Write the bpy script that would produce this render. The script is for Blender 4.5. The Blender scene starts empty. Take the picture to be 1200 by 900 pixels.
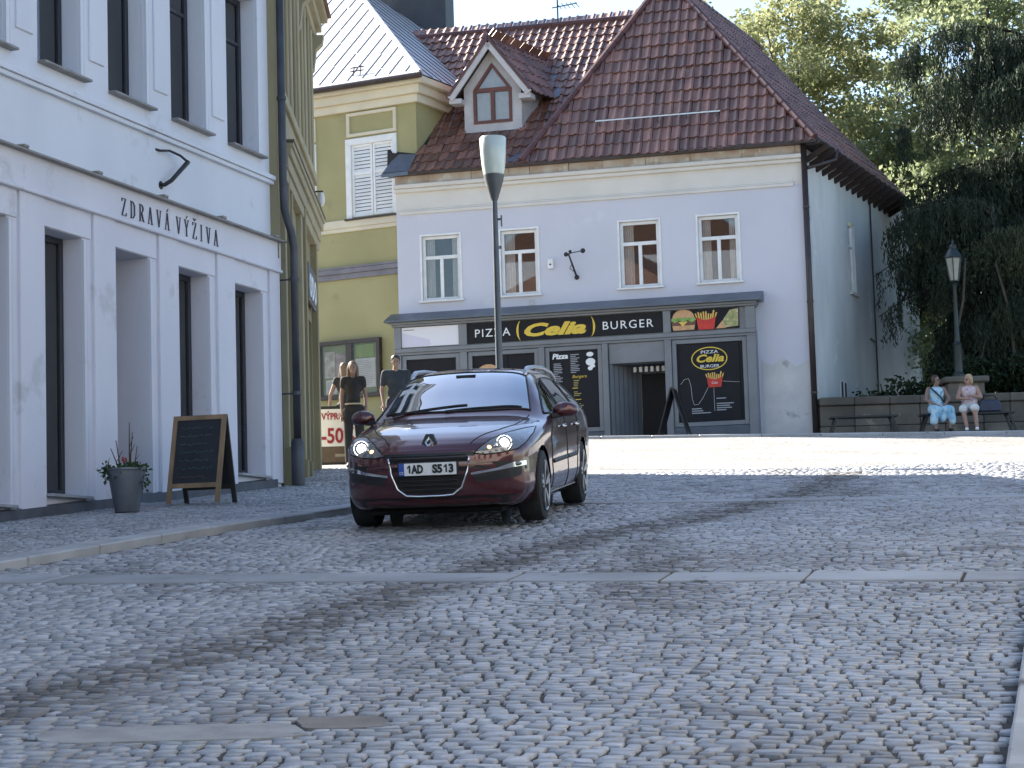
import bpy, bmesh, math, random
import numpy as np
from mathutils import Vector, Matrix
from mathutils.bvhtree import BVHTree
random.seed(7); rng = np.random.default_rng(7)
R = math.radians
scene = bpy.context.scene
col = scene.collection

# ------------------------------------------------------------------ camera
cam_d = bpy.data.cameras.new('camera'); cam = bpy.data.objects.new('camera', cam_d); col.objects.link(cam)
cam_d.sensor_width = 36; cam_d.lens = 77.0; cam_d.clip_start = 0.1; cam_d.clip_end = 900
cam.location = (0, 0, 1.6)
PITCH, ROLL = R(5.757), R(1.712)
Fv = Vector((0, math.cos(PITCH), math.sin(PITCH))); Rv = Vector((1, 0, 0)); Uv = Rv.cross(Fv)
Rr = Rv*math.cos(ROLL) - Uv*math.sin(ROLL); Ur = Rv*math.sin(ROLL) + Uv*math.cos(ROLL)
M = Matrix((Rr, Ur, -Fv)).transposed().to_4x4(); M.translation = cam.location
cam.matrix_world = M
scene.camera = cam

# ------------------------------------------------------------------ sky and sun
SUN = Vector((-1.05, .9, 1.0)).normalized()          # direction towards the sun
sun_el = math.asin(SUN.z); sun_az = math.atan2(SUN.x, SUN.y)
world = bpy.data.worlds.new('World'); scene.world = world; world.use_nodes = True
wn = world.node_tree.nodes; wl = world.node_tree.links
sky = wn.new('ShaderNodeTexSky'); sky.sky_type = 'NISHITA'; sky.sun_disc = False
sky.sun_elevation = sun_el; sky.sun_rotation = sun_az; sky.altitude = 0; sky.air_density = 1.0; sky.dust_density = 1.0; sky.ozone_density = 1.5
bg = wn['Background']; bg.inputs['Strength'].default_value = 0.064
wl.new(sky.outputs[0], bg.inputs[0])
sd = bpy.data.lights.new('sun', 'SUN'); sd.energy = 3.8; sd.angle = R(0.53); sd.color = (1.0, 0.94, 0.84)
sun = bpy.data.objects.new('sun', sd); col.objects.link(sun); sun.location = (-30, 30, 40)
sun.rotation_euler = SUN.to_track_quat('Z', 'Y').to_euler()
scene.view_settings.view_transform = 'Standard'; scene.view_settings.look = 'None'
scene.view_settings.exposure = 2.35; scene.view_settings.gamma = 1.0
scene.view_settings.use_curve_mapping = False
scene.render.engine = 'CYCLES'
scene.render.resolution_x = 1024; scene.render.resolution_y = 768

# ------------------------------------------------------------------ helpers
def tag(o, label=None, cat=None, group=None, kind=None):
    if label: o['label'] = label
    if cat: o['category'] = cat
    if group: o['group'] = group
    if kind: o['kind'] = kind
    return o

def thing(name, label, cat, loc=(0, 0, 0), rotz=0, group=None):
    o = bpy.data.objects.new(name, None); col.objects.link(o)
    o.location = loc; o.rotation_euler = (0, 0, rotz); o.empty_display_size = 0.2
    return tag(o, label, cat, group)

def link(name, me, mat=None, parent=None, loc=None):
    o = bpy.data.objects.new(name, me); col.objects.link(o)
    if mat is not None:
        if len(me.materials) == 0: me.materials.append(mat)
    if parent: o.parent = parent
    if loc is not None: o.location = loc
    return o

class MB:
    """collects polygons of ONE object"""
    def __init__(s, z0=0.0): s.v = []; s.f = []; s.z0 = z0
    def add(s, vs, fs):
        n = len(s.v); s.v += [tuple(p) for p in vs]; s.f += [tuple(i+n for i in f) for f in fs]; return s
    def quad(s, a, b, c, d): return s.add((a, b, c, d), ((0, 1, 2, 3),))
    def box(s, x0, x1, y0, y1, z0, z1):
        return s.add([(x0,y0,z0),(x1,y0,z0),(x1,y1,z0),(x0,y1,z0),(x0,y0,z1),(x1,y0,z1),(x1,y1,z1),(x0,y1,z1)],
            [(0,3,2,1),(4,5,6,7),(0,1,5,4),(1,2,6,5),(2,3,7,6),(3,0,4,7)])
    def bar(s, a, b, w, h=None, up=(0, 0, 1)):
        a = Vector(a); b = Vector(b); d = (b-a).normalized(); up = Vector(up)
        if abs(d.dot(up)) > .98: up = Vector((0, 1, 0))
        r = d.cross(up).normalized(); u = r.cross(d); h = h or w
        P = [p + r*(i*w/2) + u*(j*h/2) for p in (a, b) for i, j in ((-1,-1),(1,-1),(1,1),(-1,1))]
        return s.add(P, [(0,3,2,1),(4,5,6,7),(0,1,5,4),(1,2,6,5),(2,3,7,6),(3,0,4,7)])
    def tube(s, pts, rad, n=8, cap=True):
        pts = [Vector(p) for p in pts]; m = len(pts)
        if not hasattr(rad, '__len__'): rad = [rad]*m
        V = []; ref = None
        for i, p in enumerate(pts):
            d = (pts[min(i+1, m-1)] - pts[max(i-1, 0)]).normalized()
            if ref is None: ref = Vector((0, 0, 1)) if abs(d.z) < .9 else Vector((0, 1, 0))
            r = d.cross(ref); 
            if r.length < 1e-6: r = d.orthogonal()
            r.normalize(); u = r.cross(d); ref = u
            V += [p + (r*math.cos(2*math.pi*k/n) + u*math.sin(2*math.pi*k/n))*rad[i] for k in range(n)]
        Fc = [(i*n+k, i*n+(k+1) % n, (i+1)*n+(k+1) % n, (i+1)*n+k) for i in range(m-1) for k in range(n)]
        if cap: Fc += [tuple(range(n-1, -1, -1)), tuple((m-1)*n+k for k in range(n))]
        return s.add(V, Fc)
    def lathe(s, prof, c=(0, 0, 0), n=16):
        V = [(c[0]+r*math.cos(2*math.pi*k/n), c[1]+r*math.sin(2*math.pi*k/n), c[2]+z) for r, z in prof for k in range(n)]
        Fc = [(i*n+k, i*n+(k+1) % n, (i+1)*n+(k+1) % n, (i+1)*n+k) for i in range(len(prof)-1) for k in range(n)]
        return s.add(V, Fc + [tuple(range(n-1, -1, -1)), tuple((len(prof)-1)*n+k for k in range(n))])
    def sphere(s, c, r, n=10, sc=(1, 1, 1)):
        c = Vector(c); m = max(4, n//2+1); V = []
        for i in range(m+1):
            t = math.pi*i/m
            for k in range(n):
                a = 2*math.pi*k/n
                V.append((c.x+r*sc[0]*math.sin(t)*math.cos(a), c.y+r*sc[1]*math.sin(t)*math.sin(a), c.z+r*sc[2]*math.cos(t)))
        return s.add(V, [(i*n+k, i*n+(k+1) % n, (i+1)*n+(k+1) % n, (i+1)*n+k) for i in range(m) for k in range(n)])
    def prism(s, poly, y0, y1):
        """polygon in x,z extruded along y"""
        n = len(poly)
        V = [(x, y0, z) for x, z in poly] + [(x, y1, z) for x, z in poly]
        return s.add(V, [tuple(range(n)), tuple(range(2*n-1, n-1, -1))] + [(i, i+n, (i+1) % n+n, (i+1) % n) for i in range(n)])
    def mesh(s, name, smooth=False, bevel=0, merge=False):
        me = bpy.data.meshes.new(name)
        me.from_pydata([(x, y, z-s.z0) for x, y, z in s.v], [], s.f)
        if merge or bevel:
            bm = bmesh.new(); bm.from_mesh(me)
            if merge: bmesh.ops.remove_doubles(bm, verts=bm.verts, dist=1e-4)
            bmesh.ops.recalc_face_normals(bm, faces=bm.faces)
            if bevel:
                es = [e for e in bm.edges if len(e.link_faces) == 2 and e.calc_face_angle(0) > .6]
                bmesh.ops.bevel(bm, geom=es, offset=bevel, segments=1, affect='EDGES', clamp_overlap=True)
            bm.to_mesh(me); bm.free()
        if smooth: me.polygons.foreach_set('use_smooth', [True]*len(me.polygons))
        me.update(); return me
    def build(s, name, mat, parent=None, smooth=False, bevel=0, merge=False, angle=None):
        me = s.mesh(name, smooth or angle is not None, bevel, merge)
        if angle is not None: me.set_sharp_from_angle(angle=R(angle))
        return link(name, me, mat, parent)

def fix_normals(me):
    bm = bmesh.new(); bm.from_mesh(me); bmesh.ops.recalc_face_normals(bm, faces=bm.faces); bm.to_mesh(me); bm.free()

# ------------------------------------------------------------------ materials
def new_mat(name):
    m = bpy.data.materials.new(name); m.use_nodes = True
    return m, m.node_tree.nodes, m.node_tree.links, m.node_tree.nodes['Principled BSDF']

def pm(name, c1, c2=None, scale=3.0, rough=.6, bump=0.0, bscale=30.0, metal=0.0, spec=.5, coat=0.0, detail=6, stretch=None, emit=None, estr=0, fac=(.35, .65), rough2=None, tint=None, spots=None):
    """principled material with world-space noise between two tones"""
    m, n, l, b = new_mat(name)
    b.inputs['Roughness'].default_value = rough; b.inputs['Metallic'].default_value = metal
    b.inputs['Specular IOR Level'].default_value = spec; b.inputs['Coat Weight'].default_value = coat
    b.inputs['Coat Roughness'].default_value = 0.03
    if coat: b.inputs['Coat IOR'].default_value = 1.65
    c1 = (*c1, 1); b.inputs['Base Color'].default_value = c1
    g = None
    if c2 or bump:
        g = n.new('ShaderNodeNewGeometry'); pos = g.outputs['Position']
        if stretch:
            mp = n.new('ShaderNodeVectorMath'); mp.operation = 'MULTIPLY'; mp.inputs[1].default_value = stretch
            l.new(pos, mp.inputs[0]); pos = mp.outputs[0]
    if c2:
        t = n.new('ShaderNodeTexNoise'); t.inputs['Scale'].default_value = scale; t.inputs['Detail'].default_value = detail
        l.new(pos, t.inputs['Vector'])
        r = n.new('ShaderNodeMapRange'); r.inputs['From Min'].default_value = fac[0]; r.inputs['From Max'].default_value = fac[1]
        l.new(t.outputs['Fac'], r.inputs['Value'])
        x = n.new('ShaderNodeMix'); x.data_type = 'RGBA'; x.inputs[6].default_value = c1; x.inputs[7].default_value = (*c2, 1)
        l.new(r.outputs[0], x.inputs[0]); out = x.outputs[2]
        if spots:   # (colour, scale, threshold)
            t2 = n.new('ShaderNodeTexNoise'); t2.inputs['Scale'].default_value = spots[1]; t2.inputs['Detail'].default_value = 8; t2.inputs['Roughness'].default_value = .65
            l.new(g.outputs['Position'], t2.inputs['Vector'])
            r2 = n.new('ShaderNodeMapRange'); r2.inputs['From Min'].default_value = spots[2]; r2.inputs['From Max'].default_value = spots[2]+.08
            l.new(t2.outputs['Fac'], r2.inputs['Value'])
            x2 = n.new('ShaderNodeMix'); x2.data_type = 'RGBA'; x2.inputs[7].default_value = (*spots[0], 1)
            l.new(out, x2.inputs[6]); l.new(r2.outputs[0], x2.inputs[0]); out = x2.outputs[2]
        if tint:    # per-piece brightness stored in the mesh, or the object's random value
            at = n.new('ShaderNodeAttribute'); at.attribute_name = 'tint'
            oi = n.new('ShaderNodeObjectInfo')
            src = at.outputs['Fac'] if tint[0] == 'attr' else oi.outputs['Random']
            r3 = n.new('ShaderNodeMapRange'); r3.inputs['To Min'].default_value = tint[1]; r3.inputs['To Max'].default_value = tint[2]
            l.new(src, r3.inputs['Value'])
            x3 = n.new('ShaderNodeVectorMath'); x3.operation = 'SCALE'; l.new(out, x3.inputs[0]); l.new(r3.outputs[0], x3.inputs['Scale']); out = x3.outputs[0]
        l.new(out, b.inputs['Base Color'])
        if rough2 is not None:
            r4 = n.new('ShaderNodeMapRange'); r4.inputs['To Min'].default_value = rough; r4.inputs['To Max'].default_value = rough2
            l.new(t.outputs['Fac'], r4.inputs['Value']); l.new(r4.outputs[0], b.inputs['Roughness'])
    if bump:
        tb = n.new('ShaderNodeTexNoise'); tb.inputs['Scale'].default_value = bscale; tb.inputs['Detail'].default_value = 5
        l.new(pos, tb.inputs['Vector'])
        bp = n.new('ShaderNodeBump'); bp.inputs['Strength'].default_value = bump; bp.inputs['Distance'].default_value = .02
        l.new(tb.outputs['Fac'], bp.inputs['Height']); l.new(bp.outputs[0], b.inputs['Normal'])
    if emit: b.inputs['Emission Color'].default_value = (*emit, 1); b.inputs['Emission Strength'].default_value = estr
    return m

def glass_mat(name, tint=(.02, .025, .03), ior=1.52, mirror=0.0, through=.95):
    """thin pane: fresnel reflection over a partly see-through tinted body"""
    m, n, l, b = new_mat(name); n.remove(b); o = n['Material Output']
    tr = n.new('ShaderNodeBsdfTransparent'); tr.inputs[0].default_value = (through, through, through, 1)
    df = n.new('ShaderNodeBsdfDiffuse'); df.inputs[0].default_value = (*tint, 1)
    mx = n.new('ShaderNodeMixShader'); mx.inputs[0].default_value = .07 if through > 0 else 1.0
    l.new(tr.outputs[0], mx.inputs[1]); l.new(df.outputs[0], mx.inputs[2])
    gl = n.new('ShaderNodeBsdfGlossy'); gl.inputs['Roughness'].default_value = .015
    fr = n.new('ShaderNodeFresnel'); fr.inputs[0].default_value = ior
    ad = n.new('ShaderNodeMath'); ad.operation = 'ADD'; ad.use_clamp = True; ad.inputs[1].default_value = mirror; l.new(fr.outputs[0], ad.inputs[0])
    m2 = n.new('ShaderNodeMixShader'); l.new(ad.outputs[0], m2.inputs[0]); l.new(mx.outputs[0], m2.inputs[1]); l.new(gl.outputs[0], m2.inputs[2])
    l.new(m2.outputs[0], o.inputs[0])
    return m

def leaf_mat(name, c1, c2, trans=.45, rough=.55):
    m, n, l, b = new_mat(name); o = n['Material Output']
    g = n.new('ShaderNodeNewGeometry'); t = n.new('ShaderNodeTexNoise'); t.inputs['Scale'].default_value = .9; t.inputs['Detail'].default_value = 4
    l.new(g.outputs['Position'], t.inputs['Vector'])
    at = n.new('ShaderNodeAttribute'); at.attribute_name = 'tint'
    ad = n.new('ShaderNodeMath'); ad.operation = 'MULTIPLY_ADD'; ad.inputs[1].default_value = .5; l.new(at.outputs['Fac'], ad.inputs[0])
    r = n.new('ShaderNodeMapRange'); r.inputs['From Min'].default_value = .4; r.inputs['From Max'].default_value = .9
    l.new(t.outputs['Fac'], ad.inputs[2]); l.new(ad.outputs[0], r.inputs['Value'])
    x = n.new('ShaderNodeMix'); x.data_type = 'RGBA'; x.inputs[6].default_value = (*c1, 1); x.inputs[7].default_value = (*c2, 1)
    l.new(r.outputs[0], x.inputs[0]); l.new(x.outputs[2], b.inputs['Base Color']); b.inputs['Roughness'].default_value = rough
    b.inputs['Specular IOR Level'].default_value = .15 if trans < .3 else .35
    tl = n.new('ShaderNodeBsdfTranslucent'); l.new(x.outputs[2], tl.inputs[0])
    mx = n.new('ShaderNodeMixShader'); mx.inputs[0].default_value = trans
    l.new(b.outputs[0], mx.inputs[1]); l.new(tl.outputs[0], mx.inputs[2]); l.new(mx.outputs[0], o.inputs[0])
    return m

def text_mesh(s, size, shear=0, offset=0, extrude=0.004, align='LEFT', spacing=1.0, wscale=1.0):
    """flat letters from the built-in font, in the x-z plane facing -y"""
    cu = bpy.data.curves.new('lettering', 'FONT'); cu.body = s; cu.size = size; cu.shear = shear; cu.offset = offset
    cu.extrude = extrude; cu.align_x = align; cu.space_character = spacing; cu.resolution_u = 3
    o = bpy.data.objects.new('lettering', cu); col.objects.link(o)
    dg = bpy.context.evaluated_depsgraph_get(); me = bpy.data.meshes.new_from_object(o.evaluated_get(dg))
    bpy.data.objects.remove(o); bpy.data.curves.remove(cu)
    me.transform(Matrix(((wscale, 0, 0, 0), (0, 0, -1, 0), (0, 1, 0, 0), (0, 0, 0, 1))))
    return me

def text(name, s, mat, parent, x, y, z, size, fit=None, **kw):
    me = text_mesh(s, size, **kw)
    if fit:   # stretch to this width
        xs = [v.co.x for v in me.vertices]; w = max(xs)-min(xs)
        me.transform(Matrix.Diagonal((fit/w, 1, 1, 1)))
    me.materials.append(mat)
    o = link(name, me, None, parent, (x, y, z)); return o

# ------------------------------------------------------------------ terrain profile (the street climbs away from the camera)
PY = [-30, 0, 8, 14, 20.5, 26, 34, 41, 45.3, 48.5, 60, 100, 400]
PZ = [-3.3, 0, .93, 1.63, 2.37, 2.92, 3.70, 4.46, 5.0, 5.2, 5.25, 5.7, 6.1]
_t = np.linspace(-30, 400, 8601); _p = np.interp(_t, PY, PZ); _k = np.ones(31)/31
_p = np.convolve(np.pad(_p, 15, mode='edge'), _k, 'valid')
def sst(a, b, x): t = np.clip((x-a)/(b-a), 0, 1); return t*t*(3-2*t)
def gz(X, Y):
    return np.interp(Y, _t, _p) - .016*(np.clip(X, -20, 20)-1)*sst(30, 45, Y)
# ------------------------------------------------------------------ ground
M_sett = pm('granite_setts', (.42, .425, .445), (.31, .315, .33), scale=2.2, rough=.26, bump=.2, bscale=45, spots=((.3, .3, .3), 24, .57), tint=('attr', .74, 1.24), rough2=.5, spec=.75)
def add_dirt_shade(m, dark):  # blends to a dark tone: track dirt on top, painted gap shade below
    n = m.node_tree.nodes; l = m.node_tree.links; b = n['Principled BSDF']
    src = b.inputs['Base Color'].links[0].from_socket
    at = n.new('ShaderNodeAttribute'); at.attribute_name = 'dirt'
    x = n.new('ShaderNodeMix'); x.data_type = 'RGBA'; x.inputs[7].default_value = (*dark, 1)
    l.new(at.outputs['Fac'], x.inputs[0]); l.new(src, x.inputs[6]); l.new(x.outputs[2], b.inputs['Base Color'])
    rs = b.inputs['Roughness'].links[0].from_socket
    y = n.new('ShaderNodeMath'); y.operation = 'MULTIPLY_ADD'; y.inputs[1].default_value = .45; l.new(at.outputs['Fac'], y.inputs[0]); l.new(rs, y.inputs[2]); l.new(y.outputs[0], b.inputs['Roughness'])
add_dirt_shade(M_sett, (.1, .092, .084))
M_joint = pm('joint_sand', (.075, .068, .06), (.05, .046, .04), scale=14, rough=.9, bump=.6, bscale=50)
M_slab = pm('granite_slab', (.37, .375, .385), (.28, .28, .285), scale=1.6, rough=.45, bump=.25, bscale=70, tint=('obj', .82, 1.12), rough2=.65, spots=((.1, .095, .09), 3.0, .6))
M_kerb = pm('granite_kerb', (.44, .44, .44), (.34, .34, .34), scale=2.5, rough=.6, bump=.3, bscale=50, tint=('obj', .85, 1.1), spots=((.1, .09, .08), 5.0, .62))
M_conc = pm('patch_concrete', (.36, .35, .33), (.25, .24, .23), scale=4, rough=.7, bump=.3, bscale=40)
M_tar = pm('patch_mortar', (.24, .215, .19), (.18, .16, .14), scale=6, rough=.85, bump=.4, bscale=60)
# far paving: the stones are too small to tell apart there, so the material carries them
def far_paving():
    m, n, l, b = new_mat('plaza_paving'); g = n.new('ShaderNodeNewGeometry')
    v = n.new('ShaderNodeTexVoronoi'); v.inputs['Scale'].default_value = 8; v.feature = 'DISTANCE_TO_EDGE'; l.new(g.outputs['Position'], v.inputs['Vector'])
    v2 = n.new('ShaderNodeTexVoronoi'); v2.inputs['Scale'].default_value = 8; l.new(g.outputs['Position'], v2.inputs['Vector'])
    t = n.new('ShaderNodeTexNoise'); t.inputs['Scale'].default_value = .55; t.inputs['Detail'].default_value = 7; l.new(g.outputs['Position'], t.inputs['Vector'])
    r = n.new('ShaderNodeMapRange'); r.inputs['From Min'].default_value = .35; r.inputs['From Max'].default_value = .66; l.new(t.outputs['Fac'], r.inputs['Value'])
    x = n.new('ShaderNodeMix'); x.data_type = 'RGBA'; x.inputs[6].default_value = (.42, .40, .37, 1); x.inputs[7].default_value = (.31, .29, .26, 1); l.new(r.outputs[0], x.inputs[0])
    sc = n.new('ShaderNodeSeparateColor'); l.new(v2.outputs['Color'], sc.inputs[0])
    mr = n.new('ShaderNodeMapRange'); mr.inputs['To Min'].default_value = .8; mr.inputs['To Max'].default_value = 1.15; l.new(sc.outputs[0], mr.inputs['Value'])
    s = n.new('ShaderNodeVectorMath'); s.operation = 'SCALE'; l.new(x.outputs[2], s.inputs[0]); l.new(mr.outputs[0], s.inputs['Scale'])
    e = n.new('ShaderNodeMapRange'); e.inputs['From Max'].default_value = .09; l.new(v.outputs['Distance'], e.inputs['Value'])
    x2 = n.new('ShaderNodeMix'); x2.data_type = 'RGBA'; x2.inputs[6].default_value = (.1, .09, .08, 1); l.new(e.outputs[0], x2.inputs[0]); l.new(s.outputs[0], x2.inputs[7])
    l.new(x2.outputs[2], b.inputs['Base Color']); b.inputs['Roughness'].default_value = .6
    bp = n.new('ShaderNodeBump'); bp.inputs['Strength'].default_value = .5; bp.inputs['Distance'].default_value = .01; l.new(e.outputs[0], bp.inputs['Height']); l.new(bp.outputs[0], b.inputs['Normal'])
    return m
M_plaza = far_paving()

def sheet(name, xs, ys, dz, mat, inside=None, parent=None):
    X, Y = np.meshgrid(xs, ys); Z = gz(X, Y)+dz; nx = len(xs)
    V = np.stack([X, Y, Z], -1).reshape(-1, 3)
    Fc = []
    for j in range(len(ys)-1):
        for i in range(nx-1):
            if inside is None or inside((xs[i]+xs[i+1])/2, (ys[j]+ys[j+1])/2): Fc.append((j*nx+i, j*nx+i+1, (j+1)*nx+i+1, (j+1)*nx+i))
    me = bpy.data.meshes.new(name); me.from_pydata(V.tolist(), [], Fc); me.polygons.foreach_set('use_smooth', [True]*len(Fc))
    return link(name, me, mat, parent)

def ribbon(name, left, right, dz, mat, parent=None, step=.5, kind=None):
    """strip between two polylines given as functions of Y"""
    ys = np.arange(left[0][1], left[-1][1]+1e-6, step)
    lx = np.interp(ys, [p[1] for p in left], [p[0] for p in left]); rx = np.interp(ys, [p[1] for p in right], [p[0] for p in right])
    mb = MB()
    k = 6; V = []
    for y, a, b in zip(ys, lx, rx):
        for i in range(k+1):
            x = a+(b-a)*i/k; V.append((x, y, float(gz(x, y))+dz))
    Fc = [(j*(k+1)+i, j*(k+1)+i+1, (j+1)*(k+1)+i+1, (j+1)*(k+1)+i) for j in range(len(ys)-1) for i in range(k)]
    mb.add(V, Fc); return mb.build(name, mat, parent, smooth=True)

ground = sheet('ground', np.concatenate([np.arange(-160, -12, 8), np.arange(-12, 16, .5), np.arange(16, 160, 8)]), np.concatenate([np.arange(-30, 60, .5), np.arange(60, 330, 6)]), -.05, pm('earth', (.2, .18, .15), (.13, .12, .1), scale=.8, rough=.9))
tag(ground, kind='structure')
KL = [(-9.6, 3.7), (-4.04, 17.16), (-1.8, 22.58), (-1.0, 25.2), (-.95, 28), (-1.5, 33), (-1.9, 36.5), (-2.4, 41)]     # left kerb line
KR = [(.65, 3.7), (1.8, 8.18), (3.56, 15), (5.2, 21.3), (8.2, 26.5), (13, 31), (17, 36.5), (19, 41)]                      # right kerb line
FL = [(-11.2, 3.7), (-3.02, 28.45), (-3.15, 34.7), (-9, 35.2), (-9, 41)]              # foot of the houses on the left
def xat(L, y): return np.interp(y, [p[1] for p in L], [p[0] for p in L])
road = ribbon('road', [p for p in KL if p[1] <= 33], [(float(xat(KR, y)), y) for y in (3.7, 8.18, 15, 21.3, 26.5, 31, 33)], -.013, M_joint); tag(road, kind='structure')
plaza = sheet('plaza', np.arange(-9, 30.1, .5), np.arange(30.5, 45.4, .5), -.004, M_plaza); tag(plaza, kind='structure')
pave = ribbon('pavement_by_houses', [(float(xat(FL, y)), y) for y in np.arange(3.7, 34.8, .5)], [(float(xat(KL, y)), y) for y in np.arange(3.7, 34.8, .5)], .052, M_joint); tag(pave, kind='structure')
pave3 = ribbon('pavement_across', [(float(xat(KR, y))+.16, y) for y in np.arange(3.7, 40, .5)], [(float(xat(KR, y))+5, y) for y in np.arange(3.7, 40, .5)], .108, M_joint); tag(pave3, kind='structure')
pave2 = sheet('pavement_by_shops', np.arange(-12, 34.1, .5), np.arange(45.3, 62.1, .5), .04, M_plaza); tag(pave2, kind='structure')

E1 = np.array([math.cos(R(14.5)), -math.sin(R(14.5))]); E2 = np.array([math.sin(R(14.5)), math.cos(R(14.5))]); O0 = np.array([-.04, 15.42])
TR = np.array([(-3.2, 8.6), (-2.42, 10.26), (-2., 11.24), (-1.49, 12.43), (-.73, 14.76), (-.29, 16.03), (.69, 18.68), (1.81, 20.62), (3.31, 24.53), (4.4, 29)])
TR2 = np.array([(-.5, 8), (-.2, 10.55), (.0, 12.4), (.6, 14.2), (1.4, 17.2), (2.6, 20.6), (4.2, 25)])
def dist_poly(P, T):
    d = np.full(len(P), 1e9)
    for a, b in zip(T[:-1], T[1:]):
        ab = b-a; t = np.clip(((P-a)@ab)/(ab@ab), 0, 1); d = np.minimum(d, np.linalg.norm(P-(a+t[:, None]*ab), axis=1))
    return d
def vnoise(P, s, seed):
    """cheap value noise"""
    r = np.random.default_rng(seed); G = r.random((64, 64)); q = P*s; i = np.floor(q).astype(int); f = q-i; f = f*f*(3-2*f)
    g = lambda a, b: G[(i[:, 0]+a) % 64, (i[:, 1]+b) % 64]
    return (g(0,0)*(1-f[:,0])+g(1,0)*f[:,0])*(1-f[:,1]) + (g(0,1)*(1-f[:,0])+g(1,1)*f[:,0])*f[:,1]
def dirt_of(P):
    n = .6*vnoise(P, 2.3, 1)+.4*vnoise(P, 6, 2); n2 = vnoise(P*[1, .45], 1.1, 3)
    a = np.exp(-(dist_poly(P, TR)/.36)**2)*(.7+.7*n)
    b = np.exp(-(dist_poly(P, TR2)/.75)**2)*np.clip((n2-.36)*2.2, 0, 1)
    c = np.clip((.5*n2+.5*n-.56)*3.5, 0, .5)
    return np.clip(np.maximum(np.maximum(a, b*.7), c), 0, .95)

def lay_setts(u0, u1, v0, v1, w, d, wave=.05):
    """rows of stones in the street's own frame; returns centres and sizes"""
    C = []; v = v0
    while v < v1:
        dd = d*random.uniform(.85, 1.18); u = u0+random.uniform(-w, 0)
        while u < u1:
            ww = w*random.choice((.75, .9, 1., 1.05, 1.25, 1.5))*random.uniform(.94, 1.06)
            C.append((u+ww/2, v+dd/2, ww, dd)); u += ww
        v += dd
    A = np.array(C); uu, vv = A[:, 0], A[:, 1]
    vv = vv + wave*np.sin(uu*2.1+vv*.35) + .03*np.sin(uu*5.3+1.3*vv)
    P = O0 + uu[:, None]*E1 + vv[:, None]*E2
    return P, A[:, 2], A[:, 3], wave*2.1*np.cos(uu*2.1+vv*.35)

def sett_geo(P, W, D, sl, dz, gap=.011, proud=.0, base=.03):
    """eight corners per stone (four top, four bottom)"""
    N = len(P); ang = -R(14.5)+np.arctan(sl)+rng.normal(0, .06, N)
    ca, sa = np.cos(ang), np.sin(ang); out = np.zeros((N, 8, 3))
    tx = rng.normal(0, .03, N); ty = rng.normal(0, .03, N); h = rng.normal(0, .0018, N)
    for k, (i, j) in enumerate(((-1,-1),(1,-1),(1,1),(-1,1))):
        for lev in (0, 1):
            ins = gap*.55+(.007 if lev == 0 else 0)
            lx = i*(W/2-ins)+rng.normal(0, .008, N)*(lev == 0); ly = j*(D/2-ins)+rng.normal(0, .008, N)*(lev == 0)
            x = P[:, 0]+lx*ca-ly*sa; y = P[:, 1]+lx*sa+ly*ca
            z = gz(x, y)+dz+((h+tx*lx+ty*ly+proud) if lev == 0 else -base)
            out[:, k+4*lev] = np.stack([x, y, z], -1)
    return out
SF = [(0, 1, 2, 3), (0, 4, 5, 1), (1, 5, 6, 2), (2, 6, 7, 3), (3, 7, 4, 0)]
def setts_object(name, G, tint, dirt, mat, parent):
    N = len(G); me = bpy.data.meshes.new(name); me.vertices.add(N*8); me.vertices.foreach_set('co', G.reshape(-1).astype(np.float32))
    f = (np.array(SF)[None]+(np.arange(N)*8)[:, None, None]).reshape(-1)
    me.loops.add(len(f)); me.loops.foreach_set('vertex_index', f.astype(np.int32))
    me.polygons.add(N*5); me.polygons.foreach_set('loop_start', (np.arange(N*5)*4).astype(np.int32)); me.update(calc_edges=True); me.validate()
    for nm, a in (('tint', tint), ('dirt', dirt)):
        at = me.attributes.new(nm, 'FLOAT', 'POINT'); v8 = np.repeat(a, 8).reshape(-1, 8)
        if nm == 'dirt': v8[:, 4:] = 1.0  # shadow of the gaps painted into the stone sides
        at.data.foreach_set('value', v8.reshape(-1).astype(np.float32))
    return link(name, me, mat, parent)

bands = [(0.0, .27), (7.9, .2)]      # granite slab bands across the street: (offset along the street, half width)
P, W, D, SL = lay_setts(-13, 13, -8.2, 17.3, .1, .088)
V = (P-O0)@E2
keep = (P[:, 0] > xat(KL, P[:, 1])+.08) & (P[:, 0] < xat(KR, P[:, 1])-.02) & (P[:, 1] < 31.2) & (P[:, 1] > 6.6)
for b, hw in bands: keep &= ~(np.abs(V-b) < hw+.045)
PATCH = [((-1.5, 9.45), .58, .2), ((-.78, 9.6), .2, .16)]
for (cx, cy), a, b in PATCH: keep &= ~((((P[:, 0]-cx)/a)**4+((P[:, 1]-cy)/b)**4) < 1)
keep &= np.abs(P[:, 0]) < .2337*P[:, 1]+2.6
P, W, D, SL = P[keep], W[keep], D[keep], SL[keep]
G = sett_geo(P, W, D, SL, 0); tint = rng.random(len(P)); dirt = np.clip(dirt_of(P)*rng.uniform(.35, 1.4, len(P)), 0, .95)
order = np.argsort(P[:, 1]+(np.abs(P[:, 0]) > .2337*P[:, 1]-.05)*100)
near = order[:300]; rest = order[300:]
for i in near:
    c = G[i].mean(0); c[2] = G[i][4:, 2].mean()
    me = bpy.data.meshes.new('sett'); me.from_pydata((G[i]-c).tolist(), [], SF)
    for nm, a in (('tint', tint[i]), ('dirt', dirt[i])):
        at = me.attributes.new(nm, 'FLOAT', 'POINT'); at.data.foreach_set('value', [a]*4+[1.0 if nm == 'dirt' else a]*4)  # bottom corners get the same painted gap shadow
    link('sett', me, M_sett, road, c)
tag(setts_object('paving_setts', G[rest], tint[rest], dirt[rest], M_sett, road), kind='stuff')
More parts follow.
